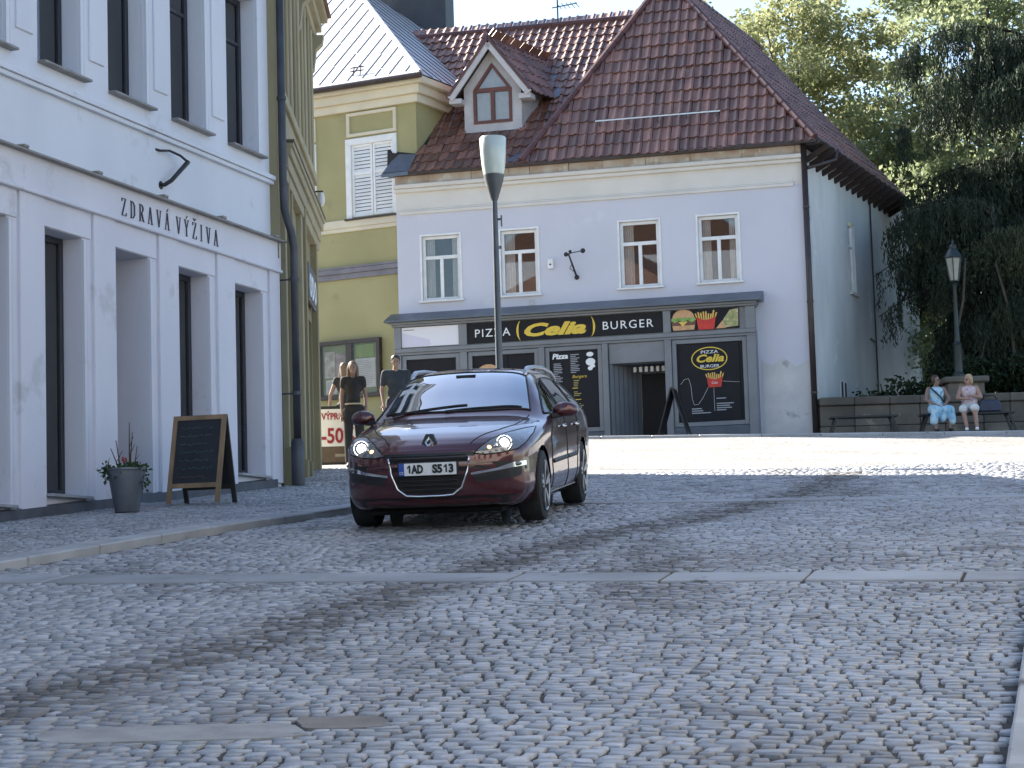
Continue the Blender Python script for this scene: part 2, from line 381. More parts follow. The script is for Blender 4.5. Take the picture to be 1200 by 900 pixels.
# smaller mosaic stones of the pavement along the houses
P, W, D, SL = lay_setts(-13, 5, -11, 20, .074, .068, .03)
keep = (P[:, 0] < xat(KL, P[:, 1])-.3) & (P[:, 0] > xat(FL, P[:, 1])+.02) & (P[:, 1] < 34.4) & (P[:, 0] > -.2337*P[:, 1]-2.0) & (P[:, 1] > 9)
P, W, D, SL = P[keep], W[keep], D[keep], SL[keep]
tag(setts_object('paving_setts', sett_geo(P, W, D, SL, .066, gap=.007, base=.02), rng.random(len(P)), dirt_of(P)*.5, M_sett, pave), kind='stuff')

# paving_setts2: the pavement on the other side
P, W, D, SL = lay_setts(-2, 12, -10, 9, .1, .09, .03)
keep = (P[:, 0] > xat(KR, P[:, 1])+.22) & (P[:, 0] < xat(KR, P[:, 1])+3.2) & (P[:, 0] < .2337*P[:, 1]+3.0) & (P[:, 1] > 6.5) & (P[:, 1] < 24)
P, W, D, SL = P[keep], W[keep], D[keep], SL[keep]
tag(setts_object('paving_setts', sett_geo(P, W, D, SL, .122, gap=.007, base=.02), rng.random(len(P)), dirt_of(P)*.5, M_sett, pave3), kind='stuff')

def slab(name, poly, z, t, mat, parent, bev=.008):
    """stone with a plan polygon lying on the sloping ground"""
    mb = MB(); n = len(poly); 
    mb.add([(x, y, float(gz(x, y))+z) for x, y in poly]+[(x, y, float(gz(x, y))+z-t) for x, y in poly], [tuple(range(n)), tuple(range(2*n-1, n-1, -1))]+[(i, i+n, (i+1) % n+n, (i+1) % n) for i in range(n)])
    return mb.build(name, mat, parent, bevel=bev)
for b, hw in bands:
    u = -6.5
    while u < 9:
        L = random.uniform(.85, 1.5); a, c = u+.012, u+L-.012; u += L
        q = [O0+E1*x+E2*(b+y) for x, y in ((a, -hw), (c, -hw), (c, hw), (a, hw))]; m = sum(q)/4
        if m[0] > xat(KL, m[1])+.05+.1 and m[0] < xat(KR, m[1])+.7 and abs(m[0]) < .2337*m[1]+3:
            slab('granite_slab', [tuple(p) for p in q], .006+random.uniform(-.004, .004), .06, M_slab, road)
for (cx, cy), a, b in PATCH:
    se = lambda c: math.copysign(abs(c)**.45, c)
    pts = [(cx+a*.98*se(math.cos(t))*random.uniform(.93, 1.03)-.25*b*se(math.sin(t)), cy+b*.95*se(math.sin(t))*random.uniform(.9, 1.08)) for t in np.linspace(0, 2*math.pi, 26)[:-1]]
    o = slab('concrete_patch' if a > .4 else 'mortar_patch', pts, .001, .04, M_conc if a > .4 else M_tar, road, 0)

def kerb(line, w, h, y0, y1, parent, side=-1):
    """row of kerb stones, each its own piece"""
    y = y0
    while y < y1:
        x = float(xat(line, y)); x2 = float(xat(line, y+.5)); d = math.hypot(x2-x, .5); L = random.uniform(.8, 1.25)
        dx, dy = (x2-x)/d, .5/d; nx, ny = side*dy, -side*dx
        a = (x+dx*.006, y+dy*.006); y2 = y+dy*L; b = (float(xat(line, y2))-dx*.006, y2-dy*.006)
        q = [a, b, (b[0]+nx*w, b[1]+ny*w), (a[0]+nx*w, a[1]+ny*w)]
        if side < 0: q = q
        slab('kerb_stone', q, h+random.uniform(-.006, .006), h+.06, M_kerb, parent, .012); y = y2
kerb(KL, .3, .068, 8, 34, pave)
kerb(KR, .2, .125, 5.5, 24, pave3, side=1)
x = -6.0
while x < 19:
    L = random.uniform(.9, 1.3); slab('kerb_stone', [(x, 45.12), (x+L-.012, 45.12), (x+L-.012, 45.4), (x, 45.4)], .05+random.uniform(-.004, .004), .17, M_kerb, pave2, .012); x += L
# ------------------------------------------------------------------ houses: shared pieces
def wall(mb, x0, x1, z0, z1, holes, y=0.0, reveal=True):
    """front plane (facing -y) with openings and their reveals; hole = (x0,x1,z0,z1,depth)"""
    xs = sorted({x0, x1, *[h[0] for h in holes], *[h[1] for h in holes]}); zs = sorted({z0, z1, *[h[2] for h in holes], *[h[3] for h in holes]})
    xs = [x for x in xs if x0 <= x <= x1]; zs = [z for z in zs if z0 <= z <= z1]
    for a, b in zip(xs[:-1], xs[1:]):
        run = None
        for c, d in zip(zs[:-1], zs[1:]):
            m = ((a+b)/2, (c+d)/2)
            hit = any(h[0] < m[0] < h[1] and h[2] < m[1] < h[3] for h in holes)
            if not hit: mb.quad((a, y, c), (b, y, c), (b, y, d), (a, y, d))
    if reveal:
        for h in holes:
            a, b, c, d, t = h
            mb.quad((a, y, c), (a, y+t, c), (a, y+t, d), (a, y, d)); mb.quad((b, y, d), (b, y+t, d), (b, y+t, c), (b, y, c))
            mb.quad((a, y, d), (a, y+t, d), (b, y+t, d), (b, y, d)); mb.quad((b, y, c), (b, y+t, c), (a, y+t, c), (a, y, c))
    return mb

def window(parent, x0, x1, z0, z1, y, Z0, mf, mg, fr=.06, mull=(), trans=(), name='window', room=.45, mroom=None, curtain=None, sill=None, bar=.045):
    """frame, bars, pane and a dim room behind; x0..z1 is the opening"""
    mb = MB(Z0)
    for a, b, c, d in ((x0, x0+fr, z0, z1), (x1-fr, x1, z0, z1), (x0+fr, x1-fr, z0, z0+fr), (x0+fr, x1-fr, z1-fr, z1)): mb.box(a, b, y-.03, y+.03, c, d)
    for t in trans: mb.box(x0+fr, x1-fr, y-.026, y+.026, t-bar/2, t+bar/2)
    for q in mull:
        if isinstance(q, tuple): mb.box(q[0]-bar/2, q[0]+bar/2, y-.028, y+.028, q[1], q[2])
        else: mb.box(q-bar/2, q+bar/2, y-.028, y+.028, z0+fr, z1-fr)
    w = mb.build(name, mf, parent, bevel=.004)
    zs = [z0+fr]+sorted(trans)+[z1-fr]
    g = MB(Z0)
    g.box(x0+fr, x1-fr, y-.004, y+.004, z0+fr, z1-fr); g.build('pane', mg, w)
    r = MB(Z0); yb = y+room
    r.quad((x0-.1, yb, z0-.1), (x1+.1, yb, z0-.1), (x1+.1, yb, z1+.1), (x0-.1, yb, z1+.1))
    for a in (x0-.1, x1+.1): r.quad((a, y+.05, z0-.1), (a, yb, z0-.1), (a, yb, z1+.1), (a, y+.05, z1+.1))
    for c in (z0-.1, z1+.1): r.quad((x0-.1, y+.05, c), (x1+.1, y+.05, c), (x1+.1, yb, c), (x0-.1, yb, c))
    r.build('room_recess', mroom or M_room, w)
    if curtain:
        for a, b in curtain:
            c = MB(Z0); n = 14
            pts = [(a+(b-a)*i/n, y+.12+.02*math.sin(i*2.2)) for i in range(n+1)]
            for (p, q), (p2, q2) in zip(pts[:-1], pts[1:]): c.quad((p, q, z0), (p2, q2, z0), (p2, q2, z1), (p, q, z1))
            c.build('curtain', M_curtain, w, smooth=True)
    return w

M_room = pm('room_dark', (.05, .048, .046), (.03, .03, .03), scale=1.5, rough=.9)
M_dim = pm('dim_blind', (.22, .25, .25), (.16, .185, .19), scale=2, rough=.9)
M_curtain = pm('net_curtain', (.84, .84, .82), (.74, .74, .72), scale=8, rough=.9)
M_glass = glass_mat('window_glass', mirror=.04)
M_dglass = glass_mat('dark_window_glass', tint=(.01, .012, .015), mirror=.1, through=.8)
M_white = pm('white_paint', (.78, .78, .77), (.68, .68, .67), scale=4, rough=.5)
M_iron = pm('black_iron', (.02, .02, .022), (.035, .033, .03), scale=9, rough=.5, metal=.3)
M_pipe = pm('zinc_drainpipe', (.075, .08, .095), (.05, .053, .062), scale=3, rough=.45, metal=.5)

# ------------------------------------------------------------------ white shop house on the left
M_lw = pm('blue_white_render', (.65, .69, .76), (.59, .63, .70), scale=.9, rough=.85, bump=.12, bscale=25, stretch=(1, 1, .35), spots=((.52, .55, .6), 1.3, .62))
M_lw2 = pm('lilac_white_render', (.68, .685, .75), (.62, .625, .69), scale=1.1, rough=.85, bump=.1, bscale=25, stretch=(1, 1, .35), spots=((.54, .54, .58), 1.7, .6))
M_plinth = pm('dark_plinth', (.10, .11, .13), (.07, .075, .09), scale=5, rough=.7)
M_navy = pm('navy_frame', (.016, .019, .028), (.022, .026, .036), scale=5, rough=.4)
M_ledge = pm('brown_sheet_metal', (.2, .185, .17), (.28, .265, .25), scale=6, rough=.5, metal=.4)
M_lsill = pm('grey_sill', (.36, .36, .37), (.27, .27, .28), scale=5, rough=.6)
aL = R(90-18.2)
ZL = 2.4
Lh = thing('shop_house', 'white and lilac rendered shop house with tall dark windows and grey lettering on its band', 'house', (-3.0, 28.5, ZL), aL)
def Lxy(u, off=0): return (-3.0+math.cos(aL)*u+math.sin(aL)*off, 28.5+math.sin(aL)*u-math.cos(aL)*off)
def Lg(u): x, y = Lxy(u, .05); return float(gz(x, y))+.068
NB = 11; PER = 1.535; X0 = -22.5
low = []; up = []
for k in range(NB):
    a = -1.45-PER*k
    dep = .8 if k == 2 else .28
    low.append((a, a+.83, Lg(a+.4)+(.02 if k == 2 else .2), 5.71, dep)); up.append((a-.02, a+.83, 7.5, 9.55, .25))
mb = MB(ZL); wall(mb, X0, -.1, -1.0, 6.05, low); lw = mb.build('ground_floor_wall', M_lw2, Lh)
mb = MB(ZL); wall(mb, X0, -.16, 6.05, 13.2, up+[(h[0], h[1], 10.6, 12.4, .25) for h in up], y=.03)
mb.quad((-.16, .03, 6.05), (-.16, 9, 6.05), (-.16, 9, 13.2), (-.16, .03, 13.2)); mb.quad((-.1, 0, -1), (-.1, 9, -1), (-.1, 9, 6.05), (-.1, 0, 6.05))
mb.quad((-.3, 9, -1), (X0, 9, -1), (X0, 9, 13.2), (-.3, 9, 13.2)); mb.quad((X0, 9, -1), (X0, 0, -1), (X0, .03, 13.2), (X0, 9, 13.2)); mb.quad((X0, 0.03, 6.05), (-.1, .03, 6.05), (-.1, 0, 6.05), (X0, 0, 6.05))
mb.build('upper_wall', M_lw, Lh)
mb = MB(ZL); mb.prism([(x, z) for x, z in ((0, 0),)]*0 or [(X0-.2, 13.2), (-.2, 13.2), (-.2, 13.45), (X0-.2, 13.45)], -.35, 9.3); mb.build('eaves_cornice', M_lw, Lh)
mb = MB(ZL); mb.add([(X0-.2, -.4, 13.45), (-.2, -.4, 13.45), (-.2, 4.5, 17.3), (X0-.2, 4.5, 17.3), (-.2, 9.4, 13.45), (X0-.2, 9.4, 13.45)], [(0, 1, 2, 3), (3, 2, 4, 5), (1, 4, 2), (0, 3, 5), (0, 5, 4, 1)]); mb.build('roof', pm('red_roof', (.17, .09, .065), (.12, .065, .05), scale=4, rough=.8), Lh)
# stepped plinth following the street
mb = MB(ZL); us = np.arange(X0, -.05, .3)
segs = []
for a, b in zip(us[:-1], us[1:]): mb.add([(a, -.045, Lg(a)-.5), (b, -.045, Lg(b)-.5), (b, -.045, Lg(b)+.1), (a, -.045, Lg(a)+.1), (a, .0, Lg(a)+.115), (b, 0, Lg(b)+.115)], [(0, 1, 2, 3), (3, 2, 5, 4)])
mb.build('plinth', M_plinth, Lh)
for k in range(NB):
    a = -1.45-PER*k; xr = a+.83; g = Lg(a+.4)
    # pilaster to the right of the opening
    p0, p1 = (xr+.2, a+PER-.02) if k else (-.42, -.11)
    mb = MB(ZL); mb.box(p0, p1, -.04, .06, Lg((p0+p1)/2)+.05, 6.03); mb.build('pilaster', M_lw2, Lh, bevel=.006)
    mb = MB(ZL); z0 = Lg(xr)+.1; mb.box(xr+.004, xr+.06, -.022, .05, z0, 5.69); mb.box(xr+.085, xr+.13, -.012, .05, z0, 5.69); mb.build('jamb_moulding', M_lw2, Lh)
    mb = MB(ZL); mb.box(a-.028, a-.003, -.03, .05, z0+.05, 5.69); mb.build('jamb_moulding', M_lw2, Lh)
    mb = MB(ZL); mb.box(a-.03, xr+.17, -.02, .05, 5.715, 6.03); mb.build('lintel_panel', M_lw2, Lh, bevel=.005)
    if k != 2:
        window(Lh, a, xr, g+.2, 5.71, .26, ZL, M_navy, M_dglass, fr=.07, mroom=M_dim if k in (1, 3) else None, room=.3)
        mb = MB(ZL); mb.box(a+.01, xr+.05, -.09, .22, g+.165, g+.197); mb.build('window_sill', M_lsill, Lh, bevel=.004)
    else:
        mb = MB(ZL); mb.box(a, xr, .72, .78, g+.02, 5.7); d = mb.build('door', M_navy, Lh)
        mb = MB(ZL); mb.box(a+.12, xr-.12, .70, .718, g+.3, 5.2); mb.build('pane', M_dglass, d)
        mb = MB(ZL); mb.box(xr-.1, xr-.07, .66, .72, g+.95, g+1.15); mb.build('door_handle', M_iron, d)
        mb = MB(ZL); mb.box(a-.02, xr+.02, -.06, .7, g-.1, g+.025); mb.build('doorstep', M_lsill, Lh)
    # first floor
    w = window(Lh, a-.02, xr, 7.5, 9.55, .25, ZL, M_navy, M_dglass, fr=.075, trans=(8.95,), room=.35, curtain=[(a+.03, a+.55)] if k in (2, 3, 4) else [(a, a+.3)])
    window(Lh, a-.02, xr, 10.6, 12.4, .25, ZL, M_navy, M_dglass, fr=.075, trans=(11.9,), room=.35)
    mb = MB(ZL); mb.box(a-.02, xr+.16, -.07, .2, 7.465, 7.495); mb.build('window_sill', M_ledge, Lh, bevel=.005)
    mb = MB(ZL); mb.box(xr+.004, xr+.07, -.01, .06, 7.5, 9.6); mb.box(xr+.095, xr+.13, .0, .06, 7.5, 9.6); mb.build('jamb_moulding', M_lw, Lh)
    if k:
        mb = MB(ZL); mb.box(xr+.24, xr+.58, .005, .06, 7.74, 9.3); mb.build('wall_panel', M_lw, Lh, bevel=.008)
mb = MB(ZL); mb.box(X0, -.1, -.055, .06, 6.03, 6.42); mb.build('sign_band', M_lw2, Lh)
mb = MB(ZL); mb.box(X0, -.1, -.085, .03, 6.005, 6.045); mb.build('band_moulding', M_lw2, Lh, bevel=.01)
mb = MB(ZL); mb.add([(X0, -.15, 6.425), (-.08, -.15, 6.425), (-.08, .04, 6.47), (X0, .04, 6.47), (X0, -.15, 6.405), (-.08, -.15, 6.405), (-.08, .04, 6.41), (X0, .04, 6.41)], [(0, 1, 2, 3), (4, 5, 1, 0), (7, 6, 5, 4), (1, 5, 6, 2), (0, 3, 7, 4)]); lg = mb.build('ledge', M_ledge, Lh)
for k in range(14):
    u = -.45-1.55*k; mb = MB(ZL); mb.box(u, u+.1, -.153, .03, 6.43, 6.468); mb.build('sheet_joint', M_ledge, lg, bevel=.01)
mb = MB(ZL); mb.box(X0, -.15, -.05, .05, 7.225, 7.285); mb.box(X0, -.15, -.025, .05, 7.17, 7.222); mb.build('string_course', M_lw, Lh, bevel=.006)

# serif lettering, each stroke drawn
M_let = pm('grey_lettering', (.05, .055, .075), (.06, .065, .085), scale=5, rough=.6)
def glyph(ch):
    """strokes of a condensed serif capital in a 0.62 x 1 box: (x0,z0,x1,z1,width)"""
    T, t = .13, .05
    S = lambda x, z, w=.26: [(x-w/2, z, x+w/2, z, .04)]
    D = {'Z': [(.08, .98, .56, .98, t), (.5, .95, .12, .05, T), (.06, .02, .58, .02, t), (.08, .98, .08, .8, .04), (.57, .02, .57, .2, .04)],
         'I': [(.3, 0, .3, 1, T)]+S(.3, .98)+S(.3, .02),
         'V': [(.12, 1, .33, 0, T), (.54, 1, .35, 0, t)]+S(.12, .98)+S(.54, .98, .2),
         'A': [(.3, 1, .1, 0, t), (.32, 1, .52, 0, T), (.17, .36, .44, .36, .04)]+S(.1, .02, .2)+S(.53, .02),
         'Y': [(.12, 1, .32, .45, T), (.54, 1, .34, .45, t), (.32, .48, .32, 0, T)]+S(.12, .98)+S(.54, .98, .2)+S(.32, .02),
         'D': [(.14, 0, .14, 1, T)]+S(.14, .98)+S(.14, .02)+[(.14, .98, .34, .96, t), (.34, .96, .49, .78, .09), (.5, .8, .5, .2, T), (.49, .22, .34, .04, .09), (.34, .04, .14, .02, t)],
         'R': [(.14, 0, .14, 1, T)]+S(.14, .98)+S(.14, .02)+[(.14, .98, .36, .96, t), (.36, .96, .47, .84, .08), (.47, .86, .47, .64, .12), (.47, .66, .34, .52, .08), (.34, .52, .14, .5, t), (.3, .5, .52, .02, T)]+S(.55, .02, .16)}
    return D[ch]
def serif(s, x, z, h, w, gap, mat, parent, y):
    for ch in s:
        if ch == ' ': x += w*.62; continue
        b = {'Á': 'A', 'Ý': 'Y', 'Ž': 'Z'}.get(ch, ch); mb = MB(ZL)
        st = list(glyph(b))
        if ch in 'ÁÝ': st.append((.26, 1.08, .42, 1.24, .06))
        if ch == 'Ž': st += [(.18, 1.24, .32, 1.1, .06), (.32, 1.1, .46, 1.24, .06)]
        ww = w*(.62 if b == 'I' else 1)
        off = (.3-.19) if b == 'I' else 0
        for i, (a, c, d, e, t) in enumerate(st):
            dx, dz = (d-a)*w/.62, (e-c)*h; L = math.hypot(dx, dz); nx, nz = -dz/L, dx/L; t2 = t*h*.62
            px, pz = x+(a-off)*w/.62, z+c*h; q = [(px+nx*t2/2, pz+nz*t2/2), (px-nx*t2/2, pz-nz*t2/2), (px+dx-nx*t2/2, pz+dz-nz*t2/2), (px+dx+nx*t2/2, pz+dz+nz*t2/2)]
            mb.prism(q, y-.006-.0004*i, y+.004)
        mb.build('letter', mat, parent); x += ww+gap
serif('ZDRAVÁ VÝŽIVA', -4.44, 6.085, .2, .125, .085, M_let, Lh, -.062)
# curled iron bracket
br = thing('iron_wall_bracket', 'black iron flag bracket fixed to the white wall above the grey lettering', 'bracket', (*Lxy(-3.3), 6.63), aL)
mb = MB(); mb.tube([(0, .05, 0), (0, -.02, .0), (.08, -.07, .06), (.42, -.12, .34)], [.02, .024, .026, .03], 8); mb.build('arm', M_iron, br, smooth=True)
mb = MB(); mb.tube([(.42, -.12, .34), (.3, -.08, .40), (.12, -.03, .43), (-.06, .0, .40), (-.12, .04, .41)], .015, 6); mb.build('stay', M_iron, br, smooth=True)
mb = MB(); mb.lathe([(.05, 0), (.05, .015)], (0, 0, 0), 10); q = mb.build('wall_plate', M_iron, br); q.rotation_euler = (R(90), 0, 0); q.location = (0, .035, 0)
# drainpipe between the two houses
dp = thing('drainpipe', 'dark zinc drainpipe with an elbow between the white house and the ochre house', 'drainpipe', (*Lxy(-.05, .1), Lg(0)), aL)
zb = Lg(0)
mb = MB(zb); mb.tube([(-.1, -.03, 13.4), (-.1, -.03, 7.25), (-.1, -.04, 6.85), (-.03, -.1, 6.55), (.0, -.12, 6.35), (.0, -.12, zb+.02)], .052, 12); mb.build('pipe', M_pipe, dp, smooth=True)
for z in (12.2, 10.2, 8.3): mb = MB(zb); mb.lathe([(.062, z), (.062, z+.05)], (-.1, -.03, 0), 12); mb.build('bracket_ring', M_pipe, dp)
for z in (5.9, 4.4): mb = MB(zb); mb.lathe([(.062, z), (.062, z+.05)], (0, -.12, 0), 12); mb.bar((0, -.05, z+.025), (0, .14, z+.025), .02); mb.build('bracket_ring', M_pipe, dp)
mb = MB(zb); mb.lathe([(.085, zb), (.085, zb+.55), (.07, zb+.6)], (0, -.12, 0), 12); mb.build('foot_pipe', M_pipe, dp, angle=30)

# ------------------------------------------------------------------ ochre house
M_och = pm('ochre_render', (.29, .255, .15), (.22, .195, .115), scale=1.3, rough=.85, bump=.15, bscale=20, stretch=(1, 1, .3))
M_och2 = pm('pale_ochre', (.36, .325, .22), (.29, .265, .18), scale=1.5, rough=.8, bump=.1)
M_ochd = pm('ochre_timber', (.12, .105, .07), (.085, .075, .05), scale=5, rough=.6)
aO = R(91); ZO = 3.2; LO = 6.05
Oh = thing('ochre_house', 'narrow ochre house with fluted pilasters and a shop doorway, next to the drainpipe', 'house', (-3.0, 28.5, ZO), aO)
mb = MB(ZO); wall(mb, 0, LO, 2.2, 11.1, [(3.7, 5.3, 3.3, 6.05, .5), (1.2, 2.6, 4.0, 6.05, .2)])
mb.quad((LO, 0, 2.2), (LO, 8, 2.2), (LO, 8, 11.1), (LO, 0, 11.1)); mb.quad((LO, 8, 2.2), (0, 8, 2.2), (0, 8, 11.1), (LO, 8, 11.1)); mb.build('wall', M_och, Oh)
mb = MB(ZO); mb.box(-.2, -.004, -.004, .3, 6.2, 11.1); mb.build('corner_strip', M_och, Oh)
for k, (x, w, pr) in enumerate(((.12, .16, .07), (.42, .14, .1), (.72, .2, .06), (1.02, .16, .09), (2.7, .2, .08), (3.0, .14, .12), (3.36, .24, .07), (5.4, .2, .1), (5.72, .3, .06))):
    mb = MB(ZO); mb.box(x, x+w, -pr, .03, 3.0, 7.5); mb.build('pilaster', M_och if k % 2 else M_och2, Oh, bevel=.01)
    mb = MB(ZO); mb.box(x-.02, x+w+.02, -pr-.03, .03, 3.0, 3.75); mb.build('pilaster_base', M_och, Oh, bevel=.01)
mb = MB(ZO)
for z0, z1, p in ((7.3, 7.45, .1), (7.45, 7.62, .13), (7.62, 7.74, .17), (7.74, 7.8, .2)): mb.box(.1, LO+.02, -p, .04, z0, z1)
co = mb.build('shop_cornice', M_och2, Oh, bevel=.008)
mb = MB(ZO); mb.box(.08, LO+.04, -.21, .04, 7.803, 7.835); mb.build('flashing', M_ochd, co)
for k in range(9):
    x = .08+k*.66; mb = MB(ZO); mb.box(x, x+.2, -.09, .03, 8.5, 10.76); mb.build('fluted_strip', M_och if k % 2 else M_och2, Oh, bevel=.015)
    mb = MB(ZO); mb.box(x+.27, x+.36, -.04, .03, 8.5, 10.76); mb.build('fluted_strip', M_och2, Oh, bevel=.01)
mb = MB(ZO); mb.box(0.05, LO+.01, -.1, .03, 8.36, 8.5); mb.box(0.05, LO+.012, -.05, .03, 7.95, 8.36); mb.build('string_course', M_och2, Oh, bevel=.01)
mb = MB(ZO)
for z0, z1, p in ((10.75, 10.9, .12), (10.9, 11.05, .2), (11.05, 11.15, .3)): mb.box(0.02, LO+.15, -p, .05, z0, z1)
mb.build('eaves_cornice', M_och2, Oh, bevel=.01)
for x in (1.0, 3.1, 5.75):
    mb = MB(ZO); mb.prism([(-.0, 10.75), (-.25, 10.75), (-.23, 10.62), (-.13, 10.52), (-.09, 10.2), (0, 10.1)], 0, .22); q = mb.build('console', M_och2, Oh); q.rotation_euler = (0, 0, R(90)); q.location = (x+.22, 0, 0)
mb = MB(ZO); mb.add([(0, -.36, 11.15), (LO+.2, -.36, 11.15), (LO+.2, 8.2, 11.15), (0, 8.2, 11.15), (0, 4, 13.6), (LO-2.4, 4, 13.6)], [(0, 1, 5, 4), (1, 2, 5), (2, 3, 4, 5), (0, 3, 2, 1), (3, 0, 4)]); mb.build('roof', bpy.data.materials['red_roof'], Oh)
mb = MB(ZO); mb.box(3.72, 5.28, .42, .48, 3.35, 6.03); d = mb.build('shop_door', M_ochd, Oh)
mb = MB(ZO); mb.box(3.9, 5.1, .39, .415, 4.1, 5.8); mb.build('pane', M_dglass, d)
mb = MB(ZO); mb.box(1.22, 2.58, .14, .2, 4.02, 6.03); d = mb.build('shop_window', M_ochd, Oh)
mb = MB(ZO); mb.box(1.32, 2.48, .12, .138, 4.12, 5.93); mb.build('pane', M_dglass, d)
sg = thing('shop_sign', 'small blue shop sign with white rounded letters over the ochre doorway', 'sign', (-3.0+.03-.075*.0, 28.5, ZO), aO)
M_sgb = pm('sign_blue', (.05, .06, .08), (.06, .07, .09), scale=6, rough=.4); M_sgw = pm('sign_white', (.8, .84, .86), rough=.4)
mb = MB(ZO); mb.box(3.75, 5.25, -.06, -.01, 6.22, 6.78); mb.build('board', M_sgb, sg, bevel=.01)
for k in range(3): text('letter', 'O' if k != 1 else 'D', M_sgw, sg, 3.86+.46*k, -.066, 6.3-ZO, .48, offset=.015)
wlp = thing('wall_lamp', 'small white wall lamp at the corner of the ochre house above its shop cornice', 'lamp', (-3.12, 34.45, 7.9), 0)
mb = MB(); mb.bar((.0, 0, .35), (.2, 0, .35), .025); mb.build('arm', M_iron, wlp)
mb = MB(); mb.lathe([(.03, .12), (.055, .18), (.055, .26), (.035, .33)], (.17, 0, 0), 10); mb.build('shade', M_white, wlp, angle=40)

# ------------------------------------------------------------------ olive house at the back
M_olv = pm('olive_render', (.37, .335, .165), (.315, .285, .14), scale=.8, rough=.85, bump=.1, bscale=20, spots=((.3, .27, .14), 1.2, .6))
M_crm = pm('cream_moulding', (.66, .60, .45), (.58, .52, .4), scale=1.5, rough=.8)
M_seam = pm('sheet_metal_roof', (.56, .56, .57), (.48, .485, .5), scale=1.2, rough=.38, metal=.25, rough2=.5)
M_seamd = pm('roof_seam', (.07, .07, .08), (.05, .05, .06), scale=3, rough=.5, metal=.3)
M_shut = pm('white_shutter', (.8, .8, .79), (.72, .72, .71), scale=5, rough=.5)
M_gut = pm('brown_gutter', (.055, .04, .038), (.04, .03, .03), scale=4, rough=.4, metal=.3)
aG = R(-27.7); ZG = 5.1
Gh = thing('olive_house', 'olive green house with cream mouldings, white shutters and a pale sheet metal roof', 'house', (-2.7, 52.9, ZG), aG)
XL = -9.0; XR = .62; GE = 14.5
gh = [(x, x+1.2, 11.25, 13.05, .12) for x in (-1.25, -3.6, -5.95, -8.3)]
mb = MB(ZG); wall(mb, XL, XR, 4.5, 14.0, gh); mb.quad((XR, 0, 4.5), (XR, 9, 4.5), (XR, 9, 14.0), (XR, 0, 14.0)); mb.quad((XL, 9, 4.5), (XL, 0, 4.5), (XL, 0, 14), (XL, 9, 14)); mb.quad((XR, 9, 4.5), (XL, 9, 4.5), (XL, 9, 14), (XR, 9, 14))
mb.build('wall', M_olv, Gh)
for z0, z1, p in ((13.9, 14.1, .1), (14.1, 14.32, .2), (14.32, 14.48, .34)):
    mb = MB(ZG); mb.box(XL, XR+p, -p, 9, z0, z1); mb.build('eaves_moulding', M_crm, Gh, bevel=.01)
mb = MB(ZG); mb.box(XL, XR, -.07, .02, 11.0, 11.2); mb.box(XL, XR-.01, -.045, .02, 10.9, 11.0); mb.build('string_course', M_crm, Gh, bevel=.01)
mb = MB(ZG); mb.box(XL, XR-.02, -.1, .02, 9.86, 9.98); mb.box(XL, XR-.03, -.06, .02, 9.72, 9.86); mb.box(XL, XR-.025, -.11, .02, 9.983, 10.03); mb.build('ledge', pm('grey_ledge', (.2, .19, .21), (.15, .145, .16), scale=3, rough=.6), Gh, bevel=.008)
for (a, b, c, d, t) in gh:
    mb = MB(ZG)
    for p, q, r_, s in ((a-.16, a, c-.04, d+.16), (b, b+.12, c-.04, d+.16), (a, b, d, d+.16)): mb.box(p, q, -.05, .02, r_, s)
    mb.build('window_surround', M_white, Gh, bevel=.006)
    mb = MB(ZG); mb.box(a-.18, b+.14, -.12, .05, c-.09, c-.045); mb.build('window_sill', M_gut, Gh)
    for lx0, lx1 in ((a, (a+b)/2-.008), ((a+b)/2+.008, b)):
        fr = MB(ZG); fw = .06
        for p, q, r_, s in ((lx0, lx0+fw, c, d), (lx1-fw, lx1, c, d), (lx0+fw, lx1-fw, c, c+fw), (lx0+fw, lx1-fw, d-fw, d), (lx0+fw, lx1-fw, (c+d)/2+.14, (c+d)/2+.22)): fr.box(p, q, .0, .045, r_, s)
        sh = fr.build('shutter', M_shut, Gh, bevel=.004)
        for q0, q1 in ((c+fw, (c+d)/2+.14), ((c+d)/2+.22, d-fw)):
            ns = max(2, int((q1-q0)/.082)); stp = (q1-q0-.08)/(ns-1)
            for i in range(ns):
                z = q0+.003+i*stp; mb = MB(ZG); mb.add([(lx0+fw, .006, z), (lx1-fw, .006, z), (lx1-fw, .035, z+.075), (lx0+fw, .035, z+.075), (lx0+fw, .016, z-.003), (lx1-fw, .016, z-.003), (lx1-fw, .043, z+.072), (lx0+fw, .043, z+.072)], [(0, 1, 2, 3), (4, 7, 6, 5), (0, 4, 5, 1), (3, 2, 6, 7)]); mb.build('slat', M_shut, sh)
    mb = MB(ZG); mb.quad((a, .05, c), (b, .05, c), (b, .05, d), (a, .05, d)); mb.build('window_recess', M_room, Gh)
    mb = MB(ZG)
    for p, q, r_, s in ((a-.12, b+.12, 13.78, 13.86), (a-.12, b+.12, 13.26, 13.34), (a-.12, a-.03, 13.34, 13.78), (b+.03, b+.12, 13.34, 13.78)): mb.box(p, q, -.045, .02, r_, s)
    mb.build('panel_frame', M_crm, Gh, bevel=.006)
